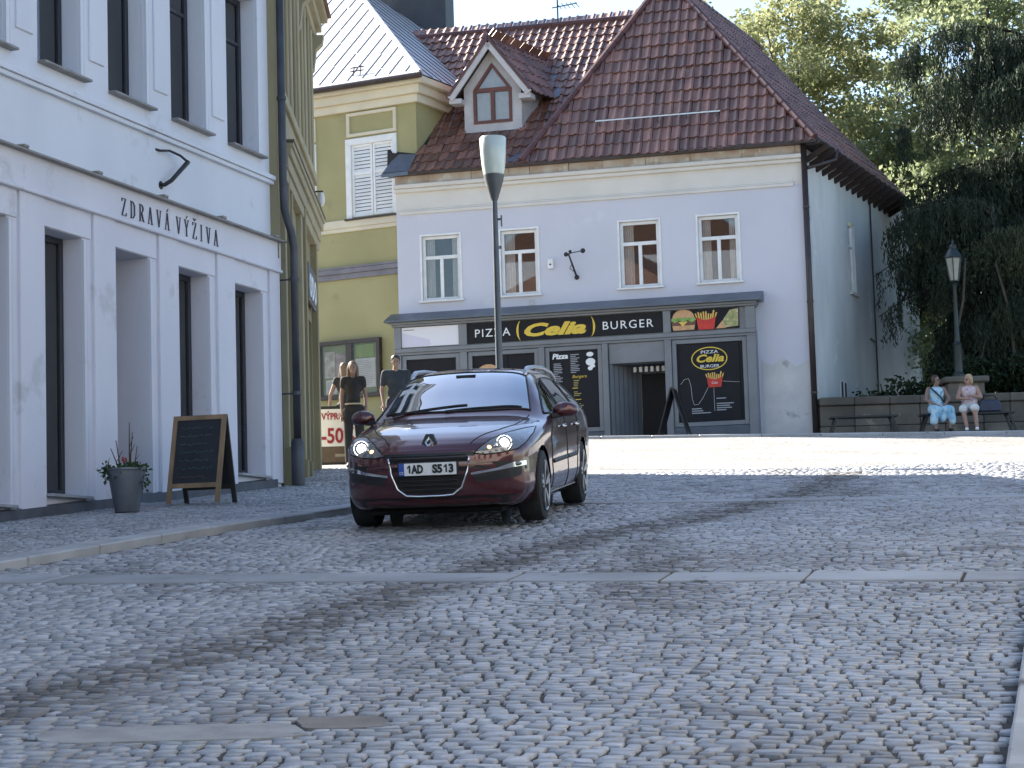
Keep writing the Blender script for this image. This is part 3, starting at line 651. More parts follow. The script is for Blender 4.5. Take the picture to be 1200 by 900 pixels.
# sheet-metal roof, 40 degrees, hipped at the right
tp = .85; hx = XR+.36; hy = -.36; ap = 5.2
mb = MB(ZG); apx = hx-ap; apy = hy+ap; za = GE+ap*tp
mb.add([(XL, hy, GE), (hx, hy, GE), (apx, apy, za), (XL, apy, za)], [(0, 1, 2, 3)])
mb.add([(hx, hy, GE), (hx, hy+2*ap, GE), (apx, apy, za)], [(0, 1, 2)])
mb.add([(hx, hy+2*ap, GE), (XL, hy+2*ap, GE), (XL, apy, za), (apx, apy, za)], [(0, 1, 2, 3)])
rf = mb.build('roof', M_seam, Gh)
x = XL+.2; k = 0
while x < hx-.3:
    top = min(ap, hx-x); segL = 1.15; s = 0
    b0 = .22*((k*7) % 5)
    cuts = sorted({0.18, min(top, b0+.5), min(top, b0+.5+segL*1.3), min(top, b0+.5+segL*2.6), top})
    for a, b in zip(cuts[:-1], cuts[1:]):
        if b-a < .1: continue
        o = random.uniform(-.035, .035); mb = MB(ZG)
        mb.bar((x+o, hy+a, GE+a*tp+.008), (x+o, hy+b-.03, GE+(b-.03)*tp+.008), .014, .02); mb.build('seam', M_seamd, rf)
    x += .42; k += 1
for a in np.arange(.6, 2*ap, .45):      # seams on the side slope
    r_ = min(a, 2*ap-a); mb = MB(ZG); mb.bar((hx, hy+a, GE+.012), (hx-r_, hy+a, GE+r_*tp+.008), .014, .02, up=(1, 0, 0)); mb.build('seam', M_seamd, rf)
n = 15
for i in range(n):
    a, b = ap*i/n, ap*(i+.93)/n; mb = MB(ZG); mb.tube([(hx-a, hy+a, GE+a*tp+.02), (hx-b, hy+b, GE+b*tp+.035)], [.075, .062], 8); mb.build('ridge_cap', M_seam, rf)
for x in (-2.75, -1.05):      # snow catchers
    mb = MB(ZG); y = .1
    for dx in (-.1, .1): mb.bar((x+dx, hy+.35, GE+.3), (x+dx, hy+.42, GE+.55), .02)
    mb.bar((x-.2, hy+.4, GE+.52), (x+.2, hy+.4, GE+.52), .025); mb.bar((x-.2, hy+.37, GE+.42), (x+.2, hy+.37, GE+.42), .025); mb.build('snow_catcher', M_gut, Gh)
mb = MB(ZG); mb.tube([(XL, hy-.07, GE-.02), (hx+.05, hy-.07, GE-.05)], .075, 10); mb.build('gutter', M_gut, Gh)
ch = thing('chimney_stack', 'broad dark slate clad firewall rising behind the pale metal roof', 'chimney', (-2.6, 60.5, 13.0), R(-10))
M_slate = pm('dark_cladding', (.055, .058, .068), (.04, .042, .05), scale=3, rough=.6)
mb = MB(); mb.box(-1.3, 1.18, -.6, .6, 0, 7.4); mb.build('stack', M_slate, ch, bevel=.01)
mb = MB(); mb.box(-1.36, 1.24, -.66, .66, 7.41, 7.55); mb.build('cap', M_slate, ch, bevel=.01)

# ------------------------------------------------------------------ unseen cream house across the street, added to throw sunlight back into the shade
aC = R(-104.5+1.0); ZC = 0.4
Ch = thing('unseen_cream_house', 'tall cream rendered house with brown windows, out of view across the street, added to bounce sunlight', 'house', (6.9, 18.2, ZC), aC)
M_crh = pm('cream_render', (.45, .44, .42), (.4, .39, .37), scale=.9, rough=.85, bump=.1, bscale=20)
ch_h = [(x, x+1.0, z, z+1.7, .16) for x in (1.2, 3.4, 5.6, 7.8, 10.0, 12.2, 14.4, 16.6) for z in (4.2, 7.4)]
mb = MB(ZC); wall(mb, 0, 18.5, -1.5, 10.6, ch_h); mb.quad((0, 9, -1.5), (0, 0, -1.5), (0, 0, 10.6), (0, 9, 10.6)); mb.quad((18.5, 0, -1.5), (18.5, 9, -1.5), (18.5, 9, 10.6), (18.5, 0, 10.6)); mb.quad((18.5, 9, -1.5), (0, 9, -1.5), (0, 9, 10.6), (18.5, 9, 10.6)); mb.build('wall', M_crh, Ch)
for (a, b, c, d, t) in ch_h:
    window(Ch, a, b, c, d, .12, ZC, M_ochd, M_dglass, fr=.07, mull=((a+b)/2,), trans=(c+1.2,), room=.4)
mb = MB(ZC); mb.box(-.1, 18.6, -.3, 9.2, 10.61, 10.85); mb.build('eaves_cornice', M_crm, Ch, bevel=.02)
mb = MB(ZC); mb.add([(-.3, -.5, 10.86), (18.8, -.5, 10.86), (18.8, 9.4, 10.86), (-.3, 9.4, 10.86), (-.3, 4.5, 14.2), (18.8, 4.5, 14.2)], [(0, 1, 5, 4), (2, 3, 4, 5), (1, 2, 5), (3, 0, 4), (0, 3, 2, 1)]); mb.build('roof', bpy.data.materials['red_roof'], Ch)
mb = MB(ZC); mb.box(0, 18.5, -.06, .02, 6.5, 6.7); mb.build('string_course', M_crm, Ch, bevel=.01)
# ------------------------------------------------------------------ lavender house with the pizza shop
def plaster():
    """lavender render, patched with bare pale plaster low down near the corner"""
    m = pm('lavender_render', (.58, .58, .64), (.54, .54, .6), scale=.7, rough=.88, bump=.1, bscale=18, spots=((.6, .6, .64), 1.1, .62))
    return m
M_lav = plaster()
M_raw = pm('bare_plaster', (.62, .6, .58), (.47, .465, .47), scale=1.4, rough=.9, bump=.3, bscale=9, spots=((.34, .335, .34), 2.2, .6))
M_frz = pm('cream_frieze', (.66, .63, .58), (.6, .57, .52), scale=1.2, rough=.85, spots=((.55, .46, .38), 1.7, .64))
M_rawb = pm('exposed_masonry', (.55, .5, .44), (.42, .33, .26), scale=2.6, rough=.9, bump=.5, bscale=12, spots=((.6, .58, .54), 3.2, .55))
M_side = pm('stained_side_wall', (.62, .64, .64), (.47, .5, .5), scale=.8, rough=.9, bump=.3, bscale=6, stretch=(1, 1, .4), spots=((.72, .72, .7), 1.0, .6))
M_tile = pm('brown_roof_tile', (.21, .092, .062), (.15, .068, .05), scale=3, rough=.4, bump=.1, bscale=40, tint=('attr', .6, 1.4), spots=((.2, .16, .13), 2.6, .63), spec=.9, rough2=.5)
M_tilb = pm('roof_batten_dark', (.03, .018, .016), rough=.8)
M_ridge = pm('ridge_tile', (.12, .05, .045), (.085, .038, .035), scale=4, rough=.4, tint=('obj', .8, 1.2))
M_grey = pm('shopfront_grey', (.2, .21, .225), (.17, .178, .192), scale=2.2, rough=.45, spots=((.21, .23, .26), 2.0, .66))
M_greyd = pm('shopfront_base', (.1, .115, .14), (.08, .092, .115), scale=3, rough=.55)
M_blk = pm('sign_black', (.009, .009, .013), (.012, .012, .016), scale=5, rough=.55, spec=.25)
M_yel = pm('sign_yellow', (.74, .52, .06), rough=.45); M_wht = pm('sign_letter_white', (.82, .82, .82), rough=.45)
M_zinc = pm('flashing_blue_grey', (.13, .155, .19), (.1, .12, .15), scale=3, rough=.4, metal=.4)
aP = R(-14.05); ZP = 5.05
ca, sa = math.cos(aP), math.sin(aP)
POX, POY = -2.676, 52.386
Ph = thing('pizza_house', 'lavender rendered house with a brown tiled hip roof, a dormer and a grey shopfront', 'house', (POX, POY, ZP), aP)
def Pxy(u, off=0): return (POX+ca*u+sa*off, POY+sa*u-ca*off)
W_ = 9.83
wins = [(.62, 1.56, 8.93, 10.5), (2.58, 3.48, 8.93, 10.5), (5.48, 6.42, 8.93, 10.5), (7.35, 8.29, 8.93, 10.5)]
mb = MB(ZP); wall(mb, 0, W_, 4.6, 11.1, [(*w, .14) for w in wins]+[(5.19, 6.51, 4.6, 7.59, .02)]); mb.quad((0, 12, 4.6), (0, 0, 4.6), (0, 0, 12.1), (0, 12, 12.1))
pw = mb.build('front_wall', M_lav, Ph)
mb = MB(ZP); mb.add([(8.72, -.016, 4.7), (W_-.01, -.016, 4.7), (W_-.01, -.016, 7.0), (9.5, -.016, 6.85), (9.2, -.016, 7.1), (8.95, -.016, 6.9), (8.72, -.016, 7.05), (8.72, .0, 4.7), (W_-.01, .0, 4.7), (W_-.01, 0, 7.0), (9.5, 0, 6.85), (9.2, 0, 7.1), (8.95, 0, 6.9), (8.72, 0, 7.05)], [(0, 1, 2, 3, 4, 5, 6)]+[(i, i+7, (i+1) % 7+7, (i+1) % 7) for i in range(7)]); mb.build('plaster_patch', M_raw, Ph)
mb = MB(ZP); mb.quad((0, 0, 11.1), (W_, 0, 11.1), (W_, 0, 12.0), (0, 0, 12.0)); mb.build('frieze', M_frz, Ph)
mb = MB(ZP); mb.box(.1, W_-.2, -.05, .02, 11.06, 11.13); mb.box(.1, W_-.2, -.03, .02, 11.133, 11.17); mb.build('string_course', M_frz, Ph, bevel=.008)
mb = MB(ZP); mb.box(-.02, W_+.01, -.1, .02, 11.6, 11.69); mb.box(-.02, W_+.01, -.16, .02, 11.692, 11.79); mb.build('eaves_moulding', M_frz, Ph, bevel=.015)
mb = MB(ZP)
x = 0
while x < W_:
    L = random.uniform(.5, 1.3); L = min(L, W_-x); mb.box(x, x+L-.01, -.05-random.uniform(0, .03), .02, 11.795, 12.0+random.uniform(-.0, .03)); x += L
mb.build('exposed_masonry', M_rawb, Ph)
for i, (a, b, c, d) in enumerate(wins):
    w = window(Ph, a, b, c, d, .09, ZP, M_white, M_glass, fr=.075, mull=[((a+b)/2, c+.07, 9.98)], trans=(9.98,), bar=.085, room=.8, curtain=[(a+.05, a+.27), (b-.24, b-.03)] if i in (0, 3) else [(a+.04, a+.3)], mroom=M_room)
    mb = MB(ZP)
    for p, q, r_, s in ((a-.05, a, c, d+.05), (b, b+.05, c, d+.05), (a, b, d, d+.05)): mb.box(p, q, -.02, .03, r_, s)
    mb.build('frame_trim', M_white, w, bevel=.004)
    mb = MB(ZP); mb.box(a-.09, b+.09, -.09, .06, c-.045, c); mb.build('sill', M_white, w, bevel=.006)
# side wall (not square to the front)
aS = R(9.25)
def S(t, off=0): return (W_+math.sin(aS)*t+math.cos(aS)*off, math.cos(aS)*t-math.sin(aS)*off)
LS = 11.5
def sq(mb, t0, t1, z0, z1, off=0):
    a, b = S(t0, off), S(t1, off); mb.quad((a[0], a[1], z0), (b[0], b[1], z0), (b[0], b[1], z1), (a[0], a[1], z1))
mb = MB(ZP)
sq(mb, 0, 3.95, 4.6, 12.0); sq(mb, 3.95, 4.6, 4.6, 9.05); sq(mb, 3.95, 4.6, 10.8, 12.0); sq(mb, 4.6, LS, 4.6, 12.0)
for t in (3.95, 4.6):
    a, b = S(t), S(t, -.2); mb.quad((a[0], a[1], 9.05), (b[0], b[1], 9.05), (b[0], b[1], 10.8), (a[0], a[1], 10.8))
a, b = S(LS), (0, LS); mb.quad((a[0], a[1], 4.6), (0, a[1], 4.6), (0, a[1], 12), (a[0], a[1], 12))
sw = mb.build('side_wall', M_side, Ph)
def sbox(mb, t0, t1, o0, o1, z0, z1):
    q = [S(t0, o0), S(t1, o0), S(t1, o1), S(t0, o1)]
    return mb.add([(p[0], p[1], z0) for p in q]+[(p[0], p[1], z1) for p in q], [(0, 3, 2, 1), (4, 5, 6, 7), (0, 1, 5, 4), (1, 2, 6, 5), (2, 3, 7, 6), (3, 0, 4, 7)])
mb = MB(ZP)
for z0, z1, t0, t1 in ((9.05, 10.8, 3.95, 4.01), (9.05, 10.8, 4.54, 4.6), (9.05, 9.11, 4.01, 4.54), (10.74, 10.8, 4.01, 4.54), (10.2, 10.25, 4.01, 4.54)): sbox(mb, t0, t1, -.12, -.06, z0, z1)
sd_ = mb.build('side_window', M_white, Ph); mb = MB(ZP); sbox(mb, 4.0, 4.55, -.1, -.09, 9.1, 10.75); mb.build('pane', M_dglass, sd_)
mb = MB(ZP); sbox(mb, 3.9, 4.65, -.02, .08, 8.98, 9.04); mb.build('sill', M_raw, sd_)
for t0 in (2.55, 2.86):   # low cellar lights
    mb = MB(ZP); sbox(mb, t0, t0+.24, -.02, .025, 5.9, 6.75); cw = mb.build('cellar_window', M_raw, Ph); mb = MB(ZP); sbox(mb, t0+.05, t0+.19, .02, .032, 5.95, 6.7); mb.build('pane', M_room, cw)
mb = MB(ZP); sbox(mb, .02, .55, .0, .02, 4.7, 10.9); mb.build('corner_plaster', M_raw, Ph)
mb = MB(ZP); p = [S(6.2, .04)+(z,) for z in (11.9, 5.2)]; mb.tube(p, .02, 6); q0 = S(6.2, .03); q1 = S(5.7, .03); mb.bar((*q0, 8.0), (*q1, 8.05), .03); mb.build('wall_cable', M_iron, Ph)

# ---- roof
EZ = 12.05
def tile_mesh(w, L, seed):
    r = random.Random(seed); n = 5; V = []
    prof = [(-.47, .006), (-.2, .0), (.0, .003), (.16, .034), (.3, .042), (.49, .008)]
    for b, lift in ((0, .034), (L, .0)):
        for a, h in prof: V.append((a*w+r.uniform(-.002, .002), b+r.uniform(-.003, .003), h+lift))
    n = len(prof)
    V += [(a*w, .004, h+.034-.022) for a, h in prof]
    Fc = [(i, i+1, n+i+1, n+i) for i in range(n-1)]+[(2*n+i, 2*n+i+1, i+1, i) for i in range(n-1)]
    return V, Fc
TW, TL = .225, .395
tverts = [tile_mesh(TW, TL+.07, s) for s in range(6)]
def tiles(o, a, b, region, amax, bmax, start=0.0):
    """placement of tiles on a roof plane: origin o, unit vectors a (along the eave) and b (up the slope)"""
    o, a, b = Vector(o), Vector(a), Vector(b); n = a.cross(b).normalized(); out = []
    j = 0; y = -.05
    while y < bmax:
        x = start+TW/2
        while x < amax:
            if region(x, y+TL/2): out.append(o+a*(x+random.uniform(-.004, .004))+b*(y+random.uniform(-.01, .01)+.014*math.sin(x*1.3+j))+n*(random.uniform(.008, .02)+.012*math.sin(x*.9+y)))
            x += TW
        y += TL; j += 1
    return out, Matrix((a, b, n)).transposed().to_4x4()
def tiles_joined(name, pts, M4, parent, z0):
    V = []; Fc = []; T = []
    for p in pts:
        v, f = random.choice(tverts); k = len(V); q = M4 @ Matrix.Rotation(random.gauss(0, .013), 4, 'Z')
        V += [tuple((q @ Vector(c))+p-Vector((0, 0, z0))) for c in v]; Fc += [tuple(i+k for i in g) for g in f]; T += [random.random()]*len(v)
    me = bpy.data.meshes.new(name); me.from_pydata(V, [], Fc); at = me.attributes.new('tint', 'FLOAT', 'POINT'); at.data.foreach_set('value', T)
    me.polygons.foreach_set('use_smooth', [True]*len(Fc)); me.set_sharp_from_angle(angle=R(50))
    return link(name, me, M_tile, parent)
tmeshes = []
for i in range(24):
    v, f = tverts[i % 6]; me = bpy.data.meshes.new('roof_tile'); me.from_pydata(v, [], f); at = me.attributes.new('tint', 'FLOAT', 'POINT'); at.data.foreach_set('value', [random.random()]*len(v))
    me.polygons.foreach_set('use_smooth', [True]*len(f)); me.set_sharp_from_angle(angle=R(50)); me.materials.append(M_tile); tmeshes.append(me)
OV = .3                                  # eave overhang in front
HX0, HX1 = 3.21, 10.2; AP = Vector((6.36, 2.8, 17.08))    # hip base left/right and apex
wp = R(41.5); wr_v = 5.0                  # wing pitch and ridge position
RZ = EZ+(wr_v+OV)*math.tan(wp)
# under-sheets
mb = MB(ZP)
mb.add([(-.12, -OV, EZ), (5.6, -OV, EZ), (5.6, wr_v, RZ), (-1.6, wr_v, RZ)], [(0, 1, 2, 3)]); mb.add([(-1.6, wr_v, RZ), (5.6, wr_v, RZ), (5.6, 10, EZ), (-1.6, 10, EZ)], [(0, 1, 2, 3)])
mb.build('wing_roof_boarding', M_tilb, Ph)
hipb = MB(ZP)
b0 = Vector((HX0, -OV, EZ)); b1 = Vector((HX1, -OV, EZ))
sdir = Vector((math.sin(aS), math.cos(aS), 0)); RL = 9.0
er = b1+sdir*RL; rg = AP+sdir*(RL-1.0)
bl = Vector((HX0, -OV, EZ)); ell = bl+Vector((0, 1, 0))*9
hipb.add([b0, b1, AP, er, rg, ell], [(0, 1, 2), (1, 3, 4, 2), (0, 2, 4, 5), (3, 5, 4)]); hipb.build('hip_roof_boarding', M_tilb, Ph)
roof_h = MB(ZP); 
# hip face tiles: each a piece of its own
a = (b1-b0).normalized(); mid = (b0+b1)/2; up = (AP-Vector((AP.x, -OV, EZ))); bvec = up.normalized(); hl = up.length; wl_ = (b1-b0).length; apx = AP.x-HX0
reg = lambda x, y: y < hl-.1 and (apx*y/hl+.03) < x < wl_-(wl_-apx)*y/hl-.03
pts, M4 = tiles(b0, a, bvec, reg, wl_, hl)
pts = sorted(pts, key=lambda p: -p.z)
Rq = M4.to_quaternion()
for p in pts[:300]:
    o = link('roof_tile', random.choice(tmeshes), None, Ph, p-Vector((0, 0, ZP))); o.rotation_mode = 'QUATERNION'; o.rotation_quaternion = Rq @ Matrix.Rotation(random.gauss(0, .013), 4, 'Z').to_quaternion()
if len(pts) > 300: tag(tiles_joined('hip_tiles', pts[300:], M4, Ph, ZP), kind='stuff')
# wing tiles
bw = Vector((0, math.cos(wp), math.sin(wp))); wlen = (wr_v+OV)/math.cos(wp)
DX0, DX1 = 1.52, 2.97      # dormer cheeks
def wreg(x, y):
    yy = y*math.cos(wp)-OV
    if x < .5+.243*min(max(0, yy-.3), 1.2)-max(0, yy-1.5)*1.1: return False
    if DX0-.02 < x < DX1+.02 and yy > .9: 
        zz = EZ+y*math.sin(wp)
        if zz < 14.9: return False
    return x < 3.3+ (y/wlen)*2.6
pts, M4 = tiles((-1.6, -OV, EZ), (1, 0, 0), bw, lambda x, y: wreg(x-1.6, y), 7.4, wlen)
tag(tiles_joined('wing_tiles', pts, M4, Ph, ZP), kind='stuff')
# right-hand slope
a = sdir; n_ = (er-b1).cross(AP-b1).normalized(); bb = n_.cross(a).normalized()
if bb.z < 0: bb = -bb
hl2 = (AP.z-EZ)/bb.z; ta = (AP-b1).dot(a)
pts, M4 = tiles(b1, a, bb, lambda x, y: x > ta*y/hl2+.03 and y < hl2-.1, RL-.2, hl2)
tag(tiles_joined('side_slope_tiles', pts, M4, Ph, ZP), kind='stuff')
# ridge and hip caps
def caps(p, q, L=.34, r_=.1):
    p, q = Vector(p), Vector(q); n = int((q-p).length/L); d = (q-p)/n
    for i in range(n):
        mb = MB(ZP); mb.tube([p+d*i+Vector((0, 0, .02)), p+d*(i+1.06)+Vector((0, 0, .035))], [r_, r_*.84], 8); mb.build('ridge_tile', M_ridge, Ph, smooth=False)
caps(b0+Vector((.02, -.02, .03)), AP); caps(b1+Vector((-.02, -.02, .03)), AP); caps((-1.5, wr_v, RZ), (5.3, wr_v, RZ)); caps(AP, rg)
# eave gutter strip, left flashing, right-hand eaves
mb = MB(ZP); mb.box(-.2, HX1+.02, -OV-.05, -OV+.02, EZ-.06, EZ+.02); mb.box(-.15, HX1, -OV+.021, .02, EZ-.055, EZ-.02); mb.build('eaves_board', M_gut, Ph)
mb = MB(ZP); mb.add([(-.25, -OV-.06, EZ-.02), (.42, -OV-.06, EZ+.0), (.5, .15, EZ+.52), (.06, .15, EZ+.55), (-.1, -.05, EZ+.33), (-.25, -OV-.06, EZ-.1), (.42, -OV-.06, EZ-.08)], [(0, 1, 2, 3, 4), (5, 6, 1, 0)]); mb.build('flashing', M_zinc, Ph)
mb = MB(ZP); mb.add([(2.75, -OV-.01, EZ+.055), (3.45, -OV-.01, EZ+.055), (3.45, -.12, EZ+.26), (3.05, -.08, EZ+.27)], [(0, 1, 2, 3)]); mb.build('flashing', M_zinc, Ph)
mb = MB(ZP)
e0 = b1+Vector((0, 0, -.02)); e1 = er+Vector((0, 0, -.02)); i0 = Vector((*S(-.0, .0), EZ-.02)); i1 = Vector((*S(RL, 0), EZ-.02))
mb.add([e0, e1, i1, i0, e0+Vector((0, 0, -.1)), e1+Vector((0, 0, -.1))], [(0, 3, 2, 1), (4, 5, 1, 0)]); mb.build('side_soffit', M_tilb, Ph)
for k in range(16):
    t = .15+k*.55; p = S(t, -.02); q = S(t, .62-.0); mb = MB(ZP); mb.bar((p[0], p[1], EZ-.42), (q[0], q[1], EZ-.09), .1, .12); mb.build('rafter_end', M_tilb, Ph)
mb = MB(ZP)
mb.tube([e0+Vector((.04, 0, .0)), e1+Vector((.04, 0, -.0))], .08, 8); mb.build('side_gutter', M_gut, Ph)
# snow rail on the hip face
mb = MB(ZP); nrm = (b1-b0).normalized().cross(bvec)
pz = lambda x, y: b0+Vector((1, 0, 0))*x+bvec*y+nrm*.12
p0, p1 = pz(1.75, 1.05), pz(4.75, 1.05); mb.bar(p0, p1, .03, .03); mb.build('snow_rail', pm('galvanised', (.65, .64, .6), rough=.3, metal=.8), Ph)
for k in range(5):
    mb = MB(ZP); q = pz(1.85+k*.7, 1.05); mb.bar(q, q-nrm*.12+bvec*-.15, .02, .02); mb.build('rail_hook', M_gut, Ph)
# antenna
an = thing('roof_antenna', 'thin metal television antenna standing on the tiled ridge', 'antenna', (*Pxy(3.05, -wr_v), RZ), aP)
mb = MB(); mb.bar((0, 0, 0), (0, 0, .75), .035); mb.build('mast', M_pipe, an)
mb = MB(); mb.bar((-.15, 0, .5), (.55, -.1, .54), .025)
mb.build('boom', M_pipe, an)
for k in range(5): mb = MB(); x = .05+k*.12; mb.bar((x, -.28, .52), (x, .25, .52), .014); mb.build('element', M_pipe, an)
# ---- dormer
pre_dormer = set(bpy.data.objects)
dv = .95; AZ = 15.4; ax = (DX0+DX1)/2; ez = 14.2
M_dorm = pm('dormer_boards', (.52, .5, .5), (.43, .41, .42), scale=3, rough=.7)
M_brn = pm('brown_timber', (.15, .05, .035), (.11, .038, .028), scale=5, rough=.5)
zr = lambda v: EZ+(v+OV)*math.tan(wp)
mb = MB(ZP); zb_ = zr(dv)
oL, oR, oB, oS, oT = 1.76, 2.73, 13.36, 14.2, 14.86      # window outline: left, right, bottom, shoulder, peak
mb.add([(DX0, dv, zb_), (DX1, dv, zb_), (DX1, dv, ez+.12), (ax, dv, AZ-.1), (DX0, dv, ez+.12), (oL, dv, oB), (oR, dv, oB), (oR, dv, oS), (ax, dv, oT), (oL, dv, oS)],
       [(0, 1, 6, 5), (1, 2, 7, 6), (2, 3, 8, 7), (3, 4, 9, 8), (4, 0, 5, 9)])
vr = lambda z: (z-EZ)/math.tan(wp)-OV
for x in (DX0, DX1): mb.add([(x, dv, zb_), (x, dv, ez+.12), (x, vr(ez+.12), ez+.12)], [(0, 1, 2)])
mb.build('dormer_wall', M_dorm, Ph)
mb = MB(ZP); f = .07
for q in ([(oL, oB), (oL+f, oB), (oL+f, oS), (oL, oS)], [(oR-f, oB), (oR, oB), (oR, oS), (oR-f, oS)], [(oL+f, oB), (oR-f, oB), (oR-f, oB+f), (oL+f, oB+f)], [(oL+f, oS-.06), (oR-f, oS-.06), (oR-f, oS+.04), (oL+f, oS+.04)], [(ax-.045, oB+f), (ax+.045, oB+f), (ax+.045, oS-.06), (ax-.045, oS-.06)],
          [(oL, oS), (oL+f*1.2, oS+.0), (ax, oT-.1), (ax, oT)], [(oR, oS), (ax, oT), (ax, oT-.1), (oR-f*1.2, oS)]): mb.prism(q, dv-.03, dv+.05)
dw = mb.build('dormer_window', M_brn, Ph)
mb = MB(ZP); mb.prism([(oL+.02, oB+.02), (oR-.02, oB+.02), (oR-.02, oS), (ax, oT-.03), (oL+.02, oS)], dv+.01, dv+.018); mb.build('pane', M_glass, dw)
mb = MB(ZP); mb.prism([(oL+.02, oB+.02), (oR-.02, oB+.02), (oR-.02, oS), (ax, oT-.03), (oL+.02, oS)], dv+.06, dv+.065); mb.build('curtain', M_curtain, dw)
# dormer roof: two tiled slopes and white verge boards
ovx, ovy = .3, .28; sl = (AZ-ez)/(ax-DX0+ovx-.0); ezz = ez-.05; y0 = dv-ovy
for sgn in (-1, 1):
    xe = ax+sgn*(ax-DX0+ovx); zE = AZ-(ax-DX0+ovx)*1.33
    nx = Vector((sgn*1.33, 0, 1)).normalized()
    mb = MB(ZP); P0 = [(ax, y0, AZ), (xe, y0, zE), (xe, vr(zE)+.15, zE), (ax, vr(AZ)+.1, AZ)]
    mb.add(P0+[tuple(Vector(p)-nx*.05) for p in P0], [(0, 1, 2, 3), (4, 7, 6, 5), (0, 4, 5, 1), (1, 5, 6, 2)]); mb.build('dormer_roof', M_tilb, Ph)
    ev = Vector((0, -1, 0)) if sgn < 0 else Vector((0, 1, 0)); upv = Vector((-sgn*1, 0, 1.33)).normalized()
    dl = (AZ-zE)*math.hypot(1, 1.33)/1.33; depth = vr(AZ)-y0
    org = Vector((xe, y0 if sgn > 0 else vr(AZ)+.1, zE))
    def dreg(x, y, sgn=sgn):
        yy = y0+x if sgn > 0 else vr(AZ)+.1-x
        return y0 < yy < vr(zE+y*upv.z)+.1
    pts, M4 = tiles(org, ev, upv, dreg, depth+.2, dl-.1)
    tag(tiles_joined('dormer_tiles', pts, M4, Ph, ZP), kind='stuff')
    mb = MB(ZP); d = Vector((xe-ax, 0, zE-AZ)); q0 = Vector((ax, y0-.02, AZ-.11)); mb.bar(q0, q0+d*.97, .05, .17, up=(0, 0, 1)); mb.build('verge_board', M_dorm, Ph)
    mb = MB(ZP); q0 = Vector((ax, y0-.03, AZ+.02)); mb.bar(q0, q0+d, .07, .07); mb.build('verge_tile', M_ridge, Ph)
    mb = MB(ZP); mb.box(min(xe, xe-sgn*.3), max(xe, xe-sgn*.3), y0, dv+.1, zE-.18, zE-.06); mb.build('eaves_return', M_dorm, Ph)
caps((ax, y0, AZ+.02), (ax, vr(AZ), AZ+.02), .3, .07)
mb = MB(ZP); xe = ax+(ax-DX0+ovx); zE = AZ-(ax-DX0+ovx)*1.33
mb.add([(xe+.03, vr(zE)-.1, zE+.02), (xe+.2, vr(zE)+.05, zE+.14), (ax+.2, vr(AZ)+.1, AZ+.1), (ax+.02, vr(AZ)-.05, AZ+.02)], [(0, 1, 2, 3)]); mb.build('valley_flashing', M_zinc, Ph)
for o in set(bpy.data.objects)-pre_dormer:      # the dormer stands askew on the roof
    for v in o.data.vertices:
        if v.co.y > dv: v.co.x += .3*(v.co.y-dv)
# brown corner downpipe
cd = thing('corner_downpipe', 'brown downpipe running down the right corner of the lavender house', 'drainpipe', (*Pxy(W_+.02, .1), 5.1), aP)
mb = MB(5.1); mb.tube([(.75, .9, EZ-.06), (.7, .75, EZ-.32), (.28, .12, EZ-.55), (.12, .02, EZ-.6)], .045, 8); mb.build('elbow', M_gut, cd, smooth=True)
mb = MB(5.1); mb.tube([(.05, 0, EZ), (.05, 0, 5.12)], .07, 10); mb.build('pipe', M_gut, cd, smooth=True)
for z in (10.5, 8.3, 6.2): mb = MB(5.1); mb.lathe([(.08, z), (.08, z+.05)], (.05, 0, 0), 10); mb.build('bracket_ring', M_gut, cd)

# ------------------------------------------------------------------ shopfront (part of the house)
Y0 = -.36                          # front plane of the shopfront
sf = MB(ZP)
def fbox(name, x0, x1, y0, y1, z0, z1, mat=None, par=None, bev=.006):
    mb = MB(ZP); mb.box(x0, x1, y0, y1, z0, z1); return mb.build(name, mat or M_grey, par or Ph, bevel=bev)
mb = MB(ZP); mb.add([(-.2, Y0-.26, 8.42), (8.82, Y0-.26, 8.42), (8.82, -.001, 8.66), (-.2, -.001, 8.66), (-.2, Y0-.26, 8.385), (8.82, Y0-.26, 8.385), (8.82, -.001, 8.40), (-.2, -.001, 8.40)], [(0, 1, 2, 3), (4, 5, 1, 0), (7, 6, 5, 4), (1, 5, 6, 2), (0, 3, 7, 4)]); mb.build('shop_canopy', M_zinc, Ph)
mb = MB(ZP); mb.box(-.08, 8.7, Y0-.16, -.01, 8.33, 8.384); mb.box(-.05, 8.67, Y0-.1, -.01, 8.28, 8.329); mb.build('shop_cornice', M_grey, Ph, bevel=.008)
fbox('sign_board', .0, 8.62, Y0+.02, -.01, 7.76, 8.278)
mb = MB(ZP); mb.box(-.02, 8.64, Y0-.06, -.01, 7.66, 7.757); mb.box(-.02, 8.64, Y0-.03, -.01, 7.6, 7.658); mb.build('shop_transom', M_grey, Ph, bevel=.008)
for x0, x1 in ((0, .15), (1.6, 1.78), (3.52, 3.66), (5.04, 5.18), (6.52, 6.68), (8.44, 8.64)):
    fbox('shop_pilaster', x0, x1, Y0-.045, -.01, 5.0, 7.598)
    if x0 in (0, 1.6, 6.52, 8.44): fbox('shop_pilaster_cap', x0-.01, x1+.01, Y0-.055, Y0+.019, 7.76, 8.275)
fbox('shop_base', .15, 5.04, Y0-.01, -.01, 5.0, 5.55, M_greyd); fbox('shop_base', 6.68, 8.44, Y0-.01, -.01, 5.0, 5.55, M_greyd)
